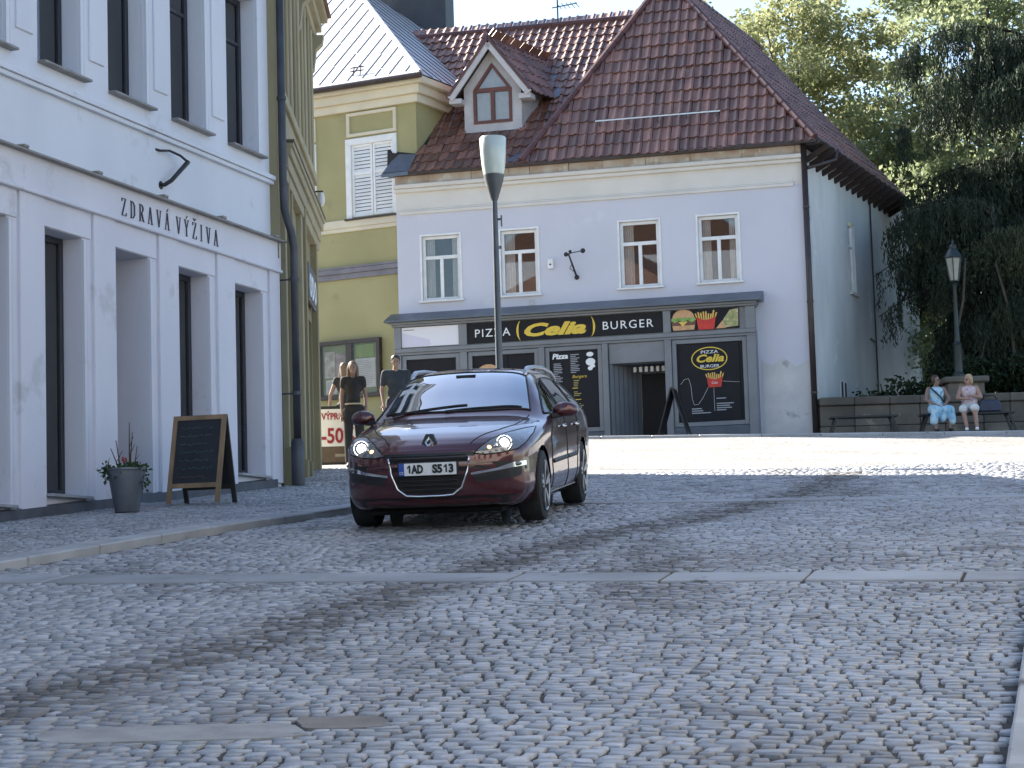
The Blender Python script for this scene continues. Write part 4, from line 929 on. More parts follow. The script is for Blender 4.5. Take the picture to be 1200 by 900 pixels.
def shop_window(x0, x1, z0, z1, backing, n='shop_window'):
    mb = MB(ZP); f = .1
    for a, b, c, d in ((x0, x0+f, z0, z1), (x1-f, x1, z0, z1), (x0+f, x1-f, z0, z0+f), (x0+f, x1-f, z1-f, z1)): mb.box(a, b, Y0, Y0+.1, c, d)
    w = mb.build(n, M_grey, Ph, bevel=.006)
    mb = MB(ZP); mb.box(x0+f, x1-f, Y0+.05, Y0+.07, z0+f, z1-f); mb.build('panel' if backing is M_blk else 'pane', backing, w); return w
sw1 = shop_window(.16, 1.59, 5.56, 7.59, M_blk); shop_window(1.79, 3.51, 5.56, 7.59, M_blk); shop_window(3.67, 5.03, 5.56, 7.59, M_blk); shop_window(6.69, 8.43, 5.56, 7.59, M_blk)
# recessed entrance
mb = MB(ZP); RZ1 = 7.59
mb.quad((5.19, Y0, 5.0), (5.75, .65, 5.0), (5.75, .65, RZ1), (5.19, Y0, RZ1)); mb.quad((6.51, .65, 5.0), (6.51, Y0, 5.0), (6.51, Y0, RZ1), (6.51, .65, RZ1)); mb.build('entrance_cheeks', M_greyd, Ph)
for k in range(7):
    t0, t1 = k/7+.01, (k+1)/7-.01; mb = MB(ZP); A = Vector((5.19, Y0, 0)); B = Vector((5.75, .65, 0)); n2 = Vector((1, -.55, 0)).normalized()*.012
    p, q = A.lerp(B, t0)+n2, A.lerp(B, t1)+n2; mb.quad((p.x, p.y, 5.05), (q.x, q.y, 5.05), (q.x, q.y, 7.5), (p.x, p.y, 7.5)); mb.build('entrance_board', M_grey, Ph)
fbox('entrance_fascia', 5.19, 6.51, Y0+.02, Y0+.12, 7.12, 7.595)
fbox('entrance_door', 5.76, 6.5, .66, .7, 5.05, 6.95, M_blk); fbox('door_light', 5.76, 6.5, .62, .7, 6.96, 7.58, M_greyd)
for k in range(6): fbox('awning_flap', 5.7+k*.135, 5.77+k*.135, Y0+.35, Y0+.37, 6.93, 7.05, M_frz, bev=0)
fbox('entrance_ceiling', 5.19, 6.51, Y0+.12, .66, 7.1, 7.118, M_greyd)

# ------------------------------------------------------------------ signs and prints on the shopfront
def disc(cx, cz, rx, rz, n=28, a0=0, a1=2*math.pi): return [(cx+rx*math.cos(a0+(a1-a0)*i/n), cz+rz*math.sin(a0+(a1-a0)*i/n)) for i in range(n if a1-a0 > 6.2 else n+1)]
def sprite(name, poly, mat, par, lay, y=None):
    mb = MB(ZP); yy = (y if y is not None else Y0)-lay*.0035; mb.prism(poly, yy-.003, yy); return mb.build(name, mat, par)
def arc_band(cx, cz, rx, rz, a0, a1, w, n=14):
    o = [(cx+rx*math.cos(a0+(a1-a0)*i/n), cz+rz*math.sin(a0+(a1-a0)*i/n)) for i in range(n+1)]; 
    i_ = [(cx+(rx-w*math.sin(math.pi*i/n)-.006)*math.cos(a0+(a1-a0)*i/n), cz+(rz-.01)*math.sin(a0+(a1-a0)*i/n)) for i in range(n+1)]
    return o, i_
M_bun = pm('print_bun', (.5, .26, .12), (.62, .38, .2), scale=9, rough=.5); M_patty = pm('print_patty', (.11, .05, .03), (.17, .08, .05), scale=14, rough=.6)
M_let2 = pm('print_lettuce', (.13, .3, .05), (.3, .42, .12), scale=14, rough=.6); M_chs = pm('print_cheese', (.8, .5, .1), rough=.5); M_red = pm('print_red', (.6, .04, .025), (.5, .03, .02), scale=5, rough=.5)
M_fry = pm('print_fries', (.8, .52, .14), (.68, .4, .1), scale=12, rough=.6); M_sal = pm('print_salad', (.5, .42, .22), (.2, .26, .08), scale=9, rough=.6, spots=((.7, .6, .42), 11, .55)); M_paper = pm('print_paper', (.72, .68, .7), (.62, .6, .68), scale=2, rough=.6)
sg1 = thing('shop_fascia_sign', 'black fascia sign reading PIZZA (Celia) BURGER in white and yellow', 'sign', (POX, POY, ZP), aP)
YS = Y0+.012
mb = MB(ZP); mb.box(1.8, 6.5, Y0-.02, Y0+.019, 7.79, 8.262); mb.build('board', M_blk, sg1, bevel=.004)
text('letters', 'PIZZA', M_wht, sg1, 1.97, Y0-.026, 7.93-ZP, .27, fit=.86, spacing=1.2)
text('letters', 'BURGER', M_wht, sg1, 5.06, Y0-.026, 7.93-ZP, .27, fit=1.2, spacing=1.2)
text('letters', 'Celia', M_yel, sg1, 3.12, Y0-.026, 7.89-ZP, .4, fit=1.5, shear=.32, offset=.018)
for cx, a0, a1 in ((3.12, R(125), R(235)), (4.78, R(-55), R(55))):
    o, i_ = arc_band(cx+(.1 if a0 > 1 else -.1), 8.025, .22, .29, a0, a1, .045); mb = MB(ZP)
    for k in range(len(o)-1): mb.prism([o[k], o[k+1], i_[k+1], i_[k]], Y0-.027, Y0-.021)
    mb.build('bracket_mark', M_yel, sg1)
sg2 = thing('food_picture_sign', 'food picture sign with burger, red box of fries and a wrap', 'sign', (POX, POY, ZP), aP)
mb = MB(ZP); mb.box(6.7, 8.28, Y0-.02, Y0+.019, 7.79, 8.262); mb.build('board', M_blk, sg2)
def burger(par, cx, cz, s, y):
    sprite('print', [(cx+p*s, cz+q*s) for p, q in ((-.25, -.23), (.25, -.23), (.27, -.12), (-.27, -.12))], M_bun, par, 1, y); sprite('print', [(cx+p*s, cz+q*s) for p, q in ((-.28, -.12), (.28, -.12), (.29, -.02), (-.29, -.02))], M_patty, par, 2, y)
    sprite('print', [(cx+p*s, cz+q*s) for p, q in ((-.28, -.03), (.1, -.03), (-.02, -.14), (-.12, -.03))], M_chs, par, 3, y)
    sprite('print', [(cx+p*s, cz+q*s) for p, q in ((-.3, .0), (-.2, -.05), (-.1, .0), (0, -.05), (.1, .0), (.2, -.05), (.3, .0), (.28, .06), (-.28, .06))], M_let2, par, 4, y)
    sprite('print', [(cx+.26*s*math.cos(t), cz+.06*s+.2*s*math.sin(t)) for t in np.linspace(0, math.pi, 14)], M_bun, par, 3, y)
def fries(par, cx, cz, s, y, seed=3):
    r = random.Random(seed)
    for k in range(9):
        x = cx+(-.2+.05*k)*s; h = (.16+.1*r.random())*s; t = (k-4)*.015*s; mb = MB(ZP); mb.prism([(x-.018*s, cz), (x+.018*s, cz), (x+.018*s+t, cz+h), (x-.018*s+t, cz+h)], y-.0035*1-.0008*k-.003, y-.0008*k-.003); mb.build('print', M_fry, par)
    sprite('print', [(cx+p*s, cz+q*s) for p, q in ((-.19, -.22), (.19, -.22), (.24, .09), (.1, .03), (0, .01), (-.1, .03), (-.24, .09))], M_red, par, 4, y)
burger(sg2, 6.99, 8.03, .98, Y0-.02); fries(sg2, 7.52, 8.0, .95, Y0-.02)
sprite('print', [(7.8, 7.8), (8.26, 7.84), (8.27, 8.24), (8.08, 8.22), (7.95, 8.05)], M_sal, sg2, 1, Y0-.02); sprite('print', [(7.74, 7.8), (7.98, 7.8), (7.9, 7.98)], M_bun, sg2, 2, Y0-.02)
sg3 = thing('blank_fascia_panel', 'pale lilac and white fascia panel left of the black sign', 'sign', (POX, POY, ZP), aP)
mb = MB(ZP); mb.box(.17, 1.58, Y0-.015, Y0+.019, 7.79, 8.262); mb.build('board', pm('panel_white', (.72, .71, .75), rough=.5), sg3); sprite('print', [(.19, 7.81), (.88, 7.81), (.86, 7.95), (.19, 8.13)], pm('panel_lilac', (.6, .57, .68), rough=.5), sg3, 1, Y0-.013)
mb = MB(ZP); mb.box(.22, .48, Y0-.02, Y0-.016, 8.19, 8.21); mb.build('print_lines', pm('panel_ink', (.25, .25, .3), rough=.6), sg3)
# menu board
mn = thing('menu_board', 'black menu board headed Pizza and Burgers in the shopfront window', 'sign', (POX, POY, ZP), aP)
YM = Y0+.03
mb = MB(ZP); mb.box(3.79, 4.91, YM, YM+.018, 5.7, 7.48); mb.build('board', M_blk, mn)
M_txt = pm('print_grey_text', (.36, .36, .38), rough=.6); M_tyl = pm('print_yellow_text', (.4, .33, .1), rough=.6)
text('letters', 'Pizza', M_wht, mn, 3.83, YM-.004, 7.31-ZP, .17, shear=.2, offset=.006, fit=.38)
text('letters', 'Burgers', M_yel, mn, 4.3, YM-.004, 6.84-ZP, .1, shear=.2, fit=.34);
r_ = random.Random(5)
for x0, zt, zb2, mt in ((3.86, 7.2, 5.9, M_txt), (4.27, 7.4, 6.97, M_txt), (4.33, 6.79, 6.66, M_tyl), (4.3, 6.61, 6.58, M_yel), (4.33, 6.34, 6.31, M_yel), (4.33, 6.52, 6.4, M_tyl), (4.36, 6.24, 5.78, M_tyl)):
    mb = MB(ZP); z = zt
    while z > zb2: mb.box(x0, x0+r_.uniform(.09, .22), YM-.004, YM-.001, z-.018, z); z -= .042
    mb.build('print_lines', mt, mn)
for cx, cz, rx, rz in ((4.74, 7.38, .085, .055), (4.75, 7.2, .115, .09), (4.74, 7.05, .06, .05), (4.8, 7.1, .06, .04)): sprite('print', disc(cx, cz, rx, rz, 16), M_wht, mn, 1+cx-4.7+cz-7, YM)
# poster with the oval badge
po = thing('shop_window_poster', 'black poster with oval yellow and white badge, fries box and white swirl', 'poster', (POX, POY, ZP), aP)
mb = MB(ZP); mb.box(6.86, 8.24, YM, YM+.018, 5.68, 7.47); mb.build('board', M_blk, po)
cx, cz = 7.55, 7.12
def ring(cx, cz, rx, rz, w, a0=0, a1=2*math.pi, n=36):
    mb = MB(ZP)
    for i in range(n):
        p = [a0+(a1-a0)*(i+k)/n for k in (0, 1)]; mb.prism([(cx+rx*math.cos(p[0]), cz+rz*math.sin(p[0])), (cx+rx*math.cos(p[1]), cz+rz*math.sin(p[1])), (cx+(rx-w)*math.cos(p[1]), cz+(rz-w)*math.sin(p[1])), (cx+(rx-w)*math.cos(p[0]), cz+(rz-w)*math.sin(p[0]))], YM-.005, YM-.001)
    return mb
ring(cx, cz, .42, .27, .022).build('badge_ring', M_yel, po)
text('letters', 'PIZZA', M_wht, po, cx-.2, YM-.004, cz+.12-ZP, .1, fit=.4); text('letters', 'Celia', M_yel, po, cx-.33, YM-.004, cz-.075-ZP, .24, fit=.64, shear=.3, offset=.008); text('letters', 'BURGER', M_wht, po, cx-.22, YM-.004, cz-.21-ZP, .1, fit=.44)
fries(po, 7.66, 6.62, .78, YM); text('letters', 'Celia', M_wht, po, 7.58, YM-.02, 6.53-ZP, .07, shear=.2)
mb = MB(ZP); sw = [(6.86, 6.55), (6.95, 6.66), (7.05, 6.68), (7.1, 6.5), (7.12, 6.2), (7.16, 6.06), (7.26, 6.07), (7.36, 6.2), (7.46, 6.38), (7.5, 6.45)]
for A_, B_ in zip(sw[:-1], sw[1:]): mb.bar((A_[0], YM-.003, A_[1]), (B_[0], YM-.003, B_[1]), .004, .02, up=(0, 1, 0))
for A_, B_ in (((7.84, 6.58), (8.23, 6.54)), ((7.63, 6.44), (7.63, 5.9))): mb.bar((A_[0], YM-.003, A_[1]), (B_[0], YM-.003, B_[1]), .004, .016, up=(0, 1, 0))
mb.build('swirl', M_wht, po)
for x0, z in ((7.68, 6.2), (7.68, 6.08), (7.68, 6.03), (7.68, 5.98), (7.68, 5.93), (7.1, 5.98), (7.1, 5.93), (7.1, 5.88)):
    mb = MB(ZP); mb.box(x0, x0+r_.uniform(.22, .45), YM-.004, YM-.001, z-.022, z); mb.build('print_lines', M_txt, po)
bp_ = thing('burger_window_print', 'round burger picture stuck in the dark shop window behind the lamp post', 'poster', (POX, POY, ZP), aP)
mb = MB(ZP); mb.box(2.0, 2.75, YM, YM+.018, 6.2, 7.45); mb.build('sheet', M_blk, bp_); burger(bp_, 2.28, 6.98, 1.15, YM)
# small fittings on the wall
al = thing('alarm_box', 'small white alarm box on the lavender wall between the windows', 'alarm box', (*Pxy(3.8, .02), 9.5), aP)
mb = MB(); mb.box(-.07, .07, -.06, .02, 0, .24); mb.build('case', M_white, al, bevel=.01); mb = MB(); mb.lathe([(.022, 0), (.022, .01)], n=10); o = mb.build('siren', M_iron, al); o.rotation_euler = (R(90), 0, 0); o.location = (0, -.061, .1)
vb = thing('wall_vent', 'small grey vent plate under the lavender wall window sill', 'vent', (*Pxy(3.3, .0), 8.72), aP)
mb = MB(); mb.box(-.07, .07, -.015, .02, -.06, .07); mb.build('plate', M_raw, vb)
ib = thing('iron_wall_lamp', 'black iron wall lamp bracket with round bosses on the lavender wall', 'bracket', (*Pxy(4.42, .0), 9.26), aP)
mb = MB(); mb.tube([(.0, .02, 0), (.0, -.1, .05), (-.06, -.22, .3), (-.12, -.3, .52)], [.03, .026, .024, .02], 8); mb.build('arm', M_iron, ib, smooth=True)
mb = MB(); mb.tube([(-.17, -.3, .52), (.02, -.33, .55), (.22, -.36, .57)], .012, 6); mb.build('cross_rod', M_iron, ib)
for p, q in (((-.18, -.3, .52), .055), ((.24, -.36, .57), .06), ((0, -.02, 0), .06), ((-.08, -.3, .58), .04)): mb = MB(); mb.sphere(p, q, 10); mb.build('boss', M_iron, ib, smooth=True)
mb = MB(); mb.tube([(-.03, -.12, .12), (-.13, -.16, .2), (-.08, -.2, .28)], .01, 5); mb.build('scroll', M_iron, ib)
# ------------------------------------------------------------------ dark red estate car
M_paint = pm('dark_red_paint', (.088, .0105, .0125), (.076, .009, .011), scale=40, rough=.3, metal=.55, coat=1.0)
M_cglass = glass_mat('car_glass', tint=(.012, .014, .016), ior=1.75, mirror=.05, through=0)
M_wsc = glass_mat('windscreen_glass', tint=(.015, .018, .02), ior=1.52, mirror=.68, through=0)
M_rub = pm('tyre_rubber', (.018, .018, .019), (.028, .027, .026), scale=12, rough=.8); M_blkp = pm('black_plastic', (.012, .012, .013), rough=.45); M_alloy = pm('alloy', (.42, .43, .45), (.34, .35, .37), scale=8, rough=.3, metal=.8)
M_chr = pm('chrome', (.75, .76, .78), rough=.12, metal=1.0); M_lampg = pm('headlamp_cover', (.10, .105, .11), (.16, .165, .17), scale=9, rough=.08, coat=1.0, spec=.8)
M_bulb = pm('headlamp_lit', (.9, .9, .85), emit=(1.0, .93, .78), estr=5.0, rough=.2); M_amb = pm('amber_bulb', (.6, .3, .05), emit=(1, .6, .2), estr=1.2, rough=.3)
M_refl = pm('lamp_reflector', (.6, .6, .62), rough=.15, metal=.9); M_seal = pm('seam_shadow', (.008, .006, .006), rough=.8); M_rail = pm('roof_rail', (.5, .52, .55), rough=.35, metal=.7)
CAR = thing('estate_car', 'dark red estate car with lit headlights driving down the cobbled street', 'car')
st = [ # y, W, zb, ws, zs, wt, zc, zt, bow
 (0.00, .60, .52, .58, .56, .50, .575, .58, .40), (0.015, .68, .38, .66, .63, .57, .665, .675, .40), (.05, .77, .27, .75, .675, .63, .72, .735, .39),
 (.13, .82, .22, .805, .715, .665, .77, .79, .36), (.28, .855, .20, .845, .755, .685, .815, .845, .32), (.5, .878, .195, .868, .80, .70, .855, .89, .26),
 (.8, .893, .19, .882, .85, .715, .895, .935, .20), (1.1, .9, .19, .885, .885, .73, .925, .968, .16), (1.35, .903, .19, .885, .91, .745, .955, 1.0, .14),
 (1.6, .905, .19, .882, .93, .72, 1.055, 1.135, .11), (1.85, .905, .19, .878, .94, .67, 1.195, 1.285, .07), (2.1, .905, .19, .875, .945, .625, 1.31, 1.395, .03),
 (2.35, .905, .19, .87, .95, .60, 1.36, 1.437, .0), (2.8, .905, .19, .87, .955, .59, 1.375, 1.452, 0), (3.3, .905, .19, .87, .965, .585, 1.372, 1.447, 0),
 (3.8, .90, .19, .862, .975, .57, 1.345, 1.42, 0), (4.2, .89, .2, .85, .985, .555, 1.305, 1.385, -.03), (4.45, .88, .22, .832, .985, .545, 1.25, 1.335, -.08),
 (4.64, .86, .25, .81, .98, .57, 1.12, 1.2, -.12), (4.76, .83, .3, .785, .95, .61, 1.0, 1.02, -.16), (4.82, .78, .36, .74, .85, .62, .9, .905, -.18), (4.84, .6, .52, .58, .62, .5, .64, .645, -.2)]
def section(W, zb, ws, zs, wt, zc, zt):
    L = lambda a, b, t: a+(b-a)*t
    return [(0, zb), (.6*W, zb), (.92*W, zb+.02), (.985*W, zb+.18*(zs-zb)), (W, zb+.48*(zs-zb)), (.993*W, zb+.78*(zs-zb)), (ws, zs), (L(ws, wt, .3), L(zs, zc, .36)), (L(ws, wt, .68), L(zs, zc, .74)), (wt, zc), (.84*wt, zc+.5*(zt-zc)), (.45*wt, zc+.88*(zt-zc)), (0, zt)]
def hermite(T, A, tq):
    """non-uniform Catmull-Rom with limited tangents"""
    T = np.asarray(T, float); A = np.asarray(A, float); d = np.diff(A, axis=0)/np.diff(T)[:, None]
    m = np.zeros_like(A); m[0], m[-1] = d[0], d[-1]; h = np.diff(T)
    m[1:-1] = (d[:-1]*h[1:, None]+d[1:]*h[:-1, None])/(h[1:]+h[:-1])[:, None]
    s = np.sign(d[:-1]) != np.sign(d[1:]); m[1:-1][s] *= .35
    i = np.clip(np.searchsorted(T, tq, 'right')-1, 0, len(T)-2); h = (T[i+1]-T[i])[:, None]; u = ((tq-T[i])[:, None])/h
    return (2*u**3-3*u**2+1)*A[i]+(u**3-2*u**2+u)*h*m[i]+(-2*u**3+3*u**2)*A[i+1]+(u**3-u**2)*h*m[i+1]
ys = np.array([s[0] for s in st]); par = np.array([s[1:] for s in st])
tq = np.unique(np.concatenate([np.linspace(0, .05, 8), np.linspace(.05, .3, 14), np.linspace(.3, 4.4, 116), np.linspace(4.4, 4.84, 24)]))
PQ = hermite(ys, par, tq)
NS = 56; rows = []
for y, p in zip(tq, PQ):
    s = np.array(section(*p[:7])); t = np.concatenate([[0], np.cumsum(np.hypot(*np.diff(s, axis=0).T))]); q = hermite(t, s, np.linspace(0, t[-1], NS))
    x = np.abs(q[:, 0]); rows.append(np.stack([x, y+p[7]*np.clip(x/.9, 0, 1.1)**2.6, q[:, 1]], -1))
rows = np.array(rows); n1, n2 = rows.shape[:2]
verts = []; full = []
for r_i in rows:
    left = [(-a, b, c) for a, b, c in r_i[1:-1][::-1]]
    full.append([tuple(v) for v in r_i]+left)
m_ = len(full[0]); verts = [v for r_i in full for v in r_i]
faces = [(i*m_+k, i*m_+(k+1) % m_, (i+1)*m_+(k+1) % m_, (i+1)*m_+k) for i in range(n1-1) for k in range(m_)]
faces += [tuple(range(m_-1, -1, -1)), tuple((n1-1)*m_+k for k in range(m_))]
WY, WZ, WR = (1.0, 3.756), .33, .372
BV = BVHTree.FromPolygons([Vector(v) for v in verts], faces)
V_ = np.array(verts); keepf = []; touched = set()
for f in faces:
    c = V_[list(f)].mean(0); cut = False
    for wy in WY:
        if abs(c[0]) > .5 and math.hypot(c[1]-wy, c[2]-WZ) < WR: cut = True
    if cut: touched.update(f)
    else: keepf.append(f)
used = set(i for f in keepf for i in f)
for i in touched & used:
    x, y, z = V_[i]; wy = min(WY, key=lambda w: abs(w-y)); d = math.hypot(y-wy, z-WZ)
    if d > .2 and z > .2: V_[i] = (x, wy+(y-wy)*WR/d, WZ+(z-WZ)*WR/d)
mb = MB(); mb.add(V_.tolist(), keepf); body = mb.build('body', M_paint, CAR, smooth=True, merge=True)
body.data.set_sharp_from_angle(angle=R(60))

def hit(o, d):
    p, n, i, q = BV.ray_cast(Vector(o), Vector(d)); return p, n
def patch(name, poly, mode, mat, parent, off=.004, thick=.012, res=.03):
    """polygon drawn in front (x,z), side (y,z) or top (x,y) view, laid onto the body surface with a little thickness"""
    bm = bmesh.new(); vs = [bm.verts.new((a, b, 0)) for a, b in poly]; bm.faces.new(vs)
    xs = [p[0] for p in poly]; zs = [p[1] for p in poly]
    for ax, lo, hi in ((0, min(xs), max(xs)), (1, min(zs), max(zs))):
        k = max(1, int((hi-lo)/res))
        for i in range(1, k):
            c = lo+(hi-lo)*i/k; co = (c, 0, 0) if ax == 0 else (0, c, 0); no = (1, 0, 0) if ax == 0 else (0, 1, 0)
            bmesh.ops.bisect_plane(bm, geom=bm.verts[:]+bm.edges[:]+bm.faces[:], plane_co=co, plane_no=no)
    side = 1
    for v in bm.verts:
        a, b = v.co.x, v.co.y
        if mode == 'front': p, n = hit((a, -1, b), (0, 1, 0))
        elif mode == 'sideR': p, n = hit((2, a, b), (-1, 0, 0))
        elif mode == 'sideL': p, n = hit((-2, a, b), (1, 0, 0))
        elif mode == 'top': p, n = hit((a, b, 3), (0, 0, -1))
        if p is None: p, n = Vector((a, .5, b)), Vector((0, -1, 0))
        if n.dot(Vector({'front': (0, -1, 0), 'sideR': (1, 0, 0), 'sideL': (-1, 0, 0), 'top': (0, 0, 1)}[mode])) < 0: n = -n
        v.co = p+n*off
    bmesh.ops.recalc_face_normals(bm, faces=bm.faces)
    me = bpy.data.meshes.new(name); bm.to_mesh(me); bm.free(); me.polygons.foreach_set('use_smooth', [True]*len(me.polygons))
    o = link(name, me, mat, parent); return o
def strip(name, pts, mode, w, mat, parent, off=.003, closed=False):
    """thin line along the body surface"""
    P3 = []
    dense = []
    for a, b in zip(pts[:-1], pts[1:]):
        k = max(2, int(math.hypot(b[0]-a[0], b[1]-a[1])/.04)); dense += [(a[0]+(b[0]-a[0])*i/k, a[1]+(b[1]-a[1])*i/k) for i in range(k)]
    dense.append(pts[-1])
    for a, b in dense:
        o, d = {'front': ((a, -1, b), (0, 1, 0)), 'sideR': ((2, a, b), (-1, 0, 0)), 'sideL': ((-2, a, b), (1, 0, 0)), 'top': ((a, b, 3), (0, 0, -1))}[mode]
        p, n = hit(o, d)
        if p is None: continue
        if n.dot(Vector(d)) > 0: n = -n
        P3.append(p+n*off)
    mb = MB(); mb.tube(P3, w/2, 6); return mb.build(name, mat, parent, smooth=True)
mir = lambda poly: [(-a, b) for a, b in poly][::-1]
# windscreen and side glass
wp_ = []
for s in np.linspace(-1, 1, 15): wp_.append((s*.70, 1.44+.13*abs(s)**2.4))
for s in np.linspace(1, -1, 15): wp_.append((s*.575, 2.15+.03*abs(s)**2))
ws_ = patch('windscreen', wp_, 'top', M_wsc, CAR, off=.005, res=.05)
strip('windscreen_seal', wp_+[wp_[0]], 'top', .022, M_blkp, ws_, .004)
strip('wiper', [(-.62, 1.47), (-.2, 1.5), (.1, 1.53)], 'top', .018, M_blkp, ws_, .012); strip('wiper', [(-.1, 1.44), (.3, 1.49), (.62, 1.56)], 'top', .018, M_blkp, ws_, .012)
mb = MB(); p, n = hit((0.02, 2.06, 3), (0, 0, -1)); mb.box(-.09, .1, p.y-.04, p.y+.05, p.z-.01, p.z+.008); mb.build('sensor_housing', M_blkp, ws_)
gl = [[(1.66, .985), (1.95, 1.135), (2.25, 1.275), (2.52, 1.32), (2.52, .985)], [(2.58, .985), (2.58, 1.322), (3.0, 1.33), (3.46, 1.305), (3.5, .995)], [(3.57, 1.0), (3.54, 1.295), (4.0, 1.25), (4.38, 1.09), (4.35, 1.01)]]
for g in gl:
    for md in ('sideR', 'sideL'):
        o = patch('side_window', g, md, M_cglass, CAR, off=.004, res=.06); strip('window_seal', g+[g[0]], md, .02, M_blkp, o, .004)
patch('sunroof', [(-.42, 2.45), (.42, 2.45), (.42, 3.1), (-.42, 3.1)], 'top', M_cglass, CAR, .003, res=.1)
# shut lines, handles, rubbing strips
for md in ('sideR', 'sideL'):
    strip('door_seam', [(1.52, .28), (1.5, .5), (1.55, .8), (1.6, .94)], md, .012, M_seal, CAR, .0); strip('door_seam', [(2.55, .25), (2.55, .96)], md, .012, M_seal, CAR, .0); strip('door_seam', [(3.5, .97), (3.42, .8), (3.3, .55), (3.2, .28)], md, .012, M_seal, CAR, .0)
    strip('sill_trim', [(1.42, .245), (3.3, .245)], md, .03, M_chr, CAR, .0); strip('rubbing_strip', [(1.58, .53), (2.52, .54)], md, .05, M_blkp, CAR, -.01); strip('rubbing_strip', [(2.58, .54), (3.2, .545)], md, .05, M_blkp, CAR, -.01)
    for y in (2.28, 3.2): strip('door_handle', [(y, .845), (y+.2, .85)], md, .035, M_chr, CAR, .015)
for s in (1, -1):
    strip('bonnet_seam', [(s*.37, .12), (s*.45, .3), (s*.56, .52), (s*.66, .85), (s*.69, 1.25), (s*.7, 1.46)], 'top', .012, M_seal, CAR, -.001)
# front face
patch('bonnet_slot', [(-.42, .655), (.42, .655), (.40, .695), (-.40, .695)], 'front', M_blkp, CAR, .002, res=.04)
gr = patch('grille', [(-.355, .652), (-.335, .52), (-.28, .385), (-.2, .33), (.2, .33), (.28, .385), (.335, .52), (.355, .652)], 'front', M_seal, CAR, .003, res=.04)
strip('grille_trim', [(-.365, .655), (-.345, .52), (-.29, .38), (-.21, .32), (-.1, .313), (.1, .313), (.21, .32), (.29, .38), (.345, .52), (.365, .655)], 'front', .02, M_chr, gr, .006)
for z in (.37, .41, .45): strip('grille_bar', [(-.26, z), (.26, z)], 'front', .014, M_blkp, gr, .004)
for z in (.67, .64): strip('grille_bar', [(-.34, z), (.34, z)], 'front', .01, M_blkp, gr, .006)
hl_ = [(.405, .675), (.455, .72), (.53, .785), (.64, .835), (.76, .865), (.835, .872), (.845, .82), (.82, .75), (.77, .695), (.64, .67), (.5, .662)]
for s in (1, -1):
    poly = hl_ if s > 0 else mir(hl_)
    h = patch('headlight', poly, 'front', M_lampg, CAR, .006, res=.04)
    strip('headlight_rim', poly+[poly[0]], 'front', .012, M_seal, h, .004)
    for x, z, r_, mt in ((.655, .752, .064, M_bulb), (.535, .72, .03, M_amb), (.585, .735, .03, M_refl)):
        p, n = hit((s*x, -1, z), (0, 1, 0)); mb = MB(); mb.sphere((p.x, p.y-.004, p.z), r_*.66, 14, (1, .9, 1)); mb.build('lens', mt, h, smooth=True)
        if mt is M_bulb: mb = MB(); mb.tube([(p.x+r_*1.15*math.cos(t), p.y-.012, p.z+r_*1.15*math.sin(t)) for t in np.linspace(0, 2*math.pi, 20)], .008, 6); mb.build('lens_ring', M_refl, h, smooth=True)
    intake = [(.385, .5), (.42, .59), (.6, .595), (.8, .585), (.825, .52), (.77, .45), (.55, .425), (.42, .42)]
    it = patch('side_intake', intake if s > 0 else mir(intake), 'front', M_blkp, CAR, .003, res=.04)
    ch_ = [(.375, .487), (.6, .515), (.7, .53), (.815, .545), (.815, .585), (.72, .578), (.6, .538), (.375, .507)]
    patch('intake_trim', ch_ if s > 0 else mir(ch_), 'front', M_chr, it, .012, res=.04)
    p, n = hit((s*.75, -1, .563), (0, 1, 0)); mb = MB(); mb.sphere((p.x, p.y-.01, p.z), .05, 10, (1.1, .3, .45)); mb.build('fog_lamp', M_lampg, it, smooth=True)
low = [(-.78, .235), (-.6, .225), (.6, .225), (.78, .235), (.76, .29), (.5, .3), (-.5, .3), (-.76, .29)]
patch('bumper_lip', low, 'front', M_blkp, CAR, .004, res=.05)
# number plate
pl = bpy.data.objects.new('number_plate', None)
p, n = hit((0, -1, .555), (0, 1, 0)); yp = p.y-.028
mb = MB(); mb.box(-.275, .275, yp+.004, yp+.03, .493, .618); pl = mb.build('number_plate', M_blkp, CAR, bevel=.006)
mb = MB(); mb.box(-.26, .26, yp-.001, yp+.004, .5, .61); mb.build('plate_face', pm('plate_white', (.78, .78, .76), rough=.4), pl, bevel=.0)
mb = MB(); mb.box(-.2605, -.212, yp-.0035, yp-.001, .4995, .6105); mb.build('country_band', pm('plate_blue', (.02, .07, .35), rough=.4), pl)
M_ink = pm('plate_ink', (.012, .012, .012), rough=.5)
for x_ in (-.186, .146):
    mb = MB(); mb.prism([(x_+.016, .522), (x_+.031, .522), (x_+.031, .592), (x_+.018, .592), (x_, .574), (x_, .56), (x_+.016, .573)], yp-.004, yp-.001); mb.build('plate_letters', M_ink, pl)
text('plate_letters', 'AD', M_ink, pl, -.142, yp-.003, .522, .1, fit=.108, offset=.005); text('plate_letters', 'S5', M_ink, pl, .044, yp-.003, .522, .1, fit=.092, offset=.005); text('plate_letters', '3', M_ink, pl, .19, yp-.003, .522, .1, fit=.044, offset=.005)
text('plate_letters', 'CZ', bpy.data.materials['sign_letter_white'], pl, -.255, yp-.006, .515, .03, fit=.036)
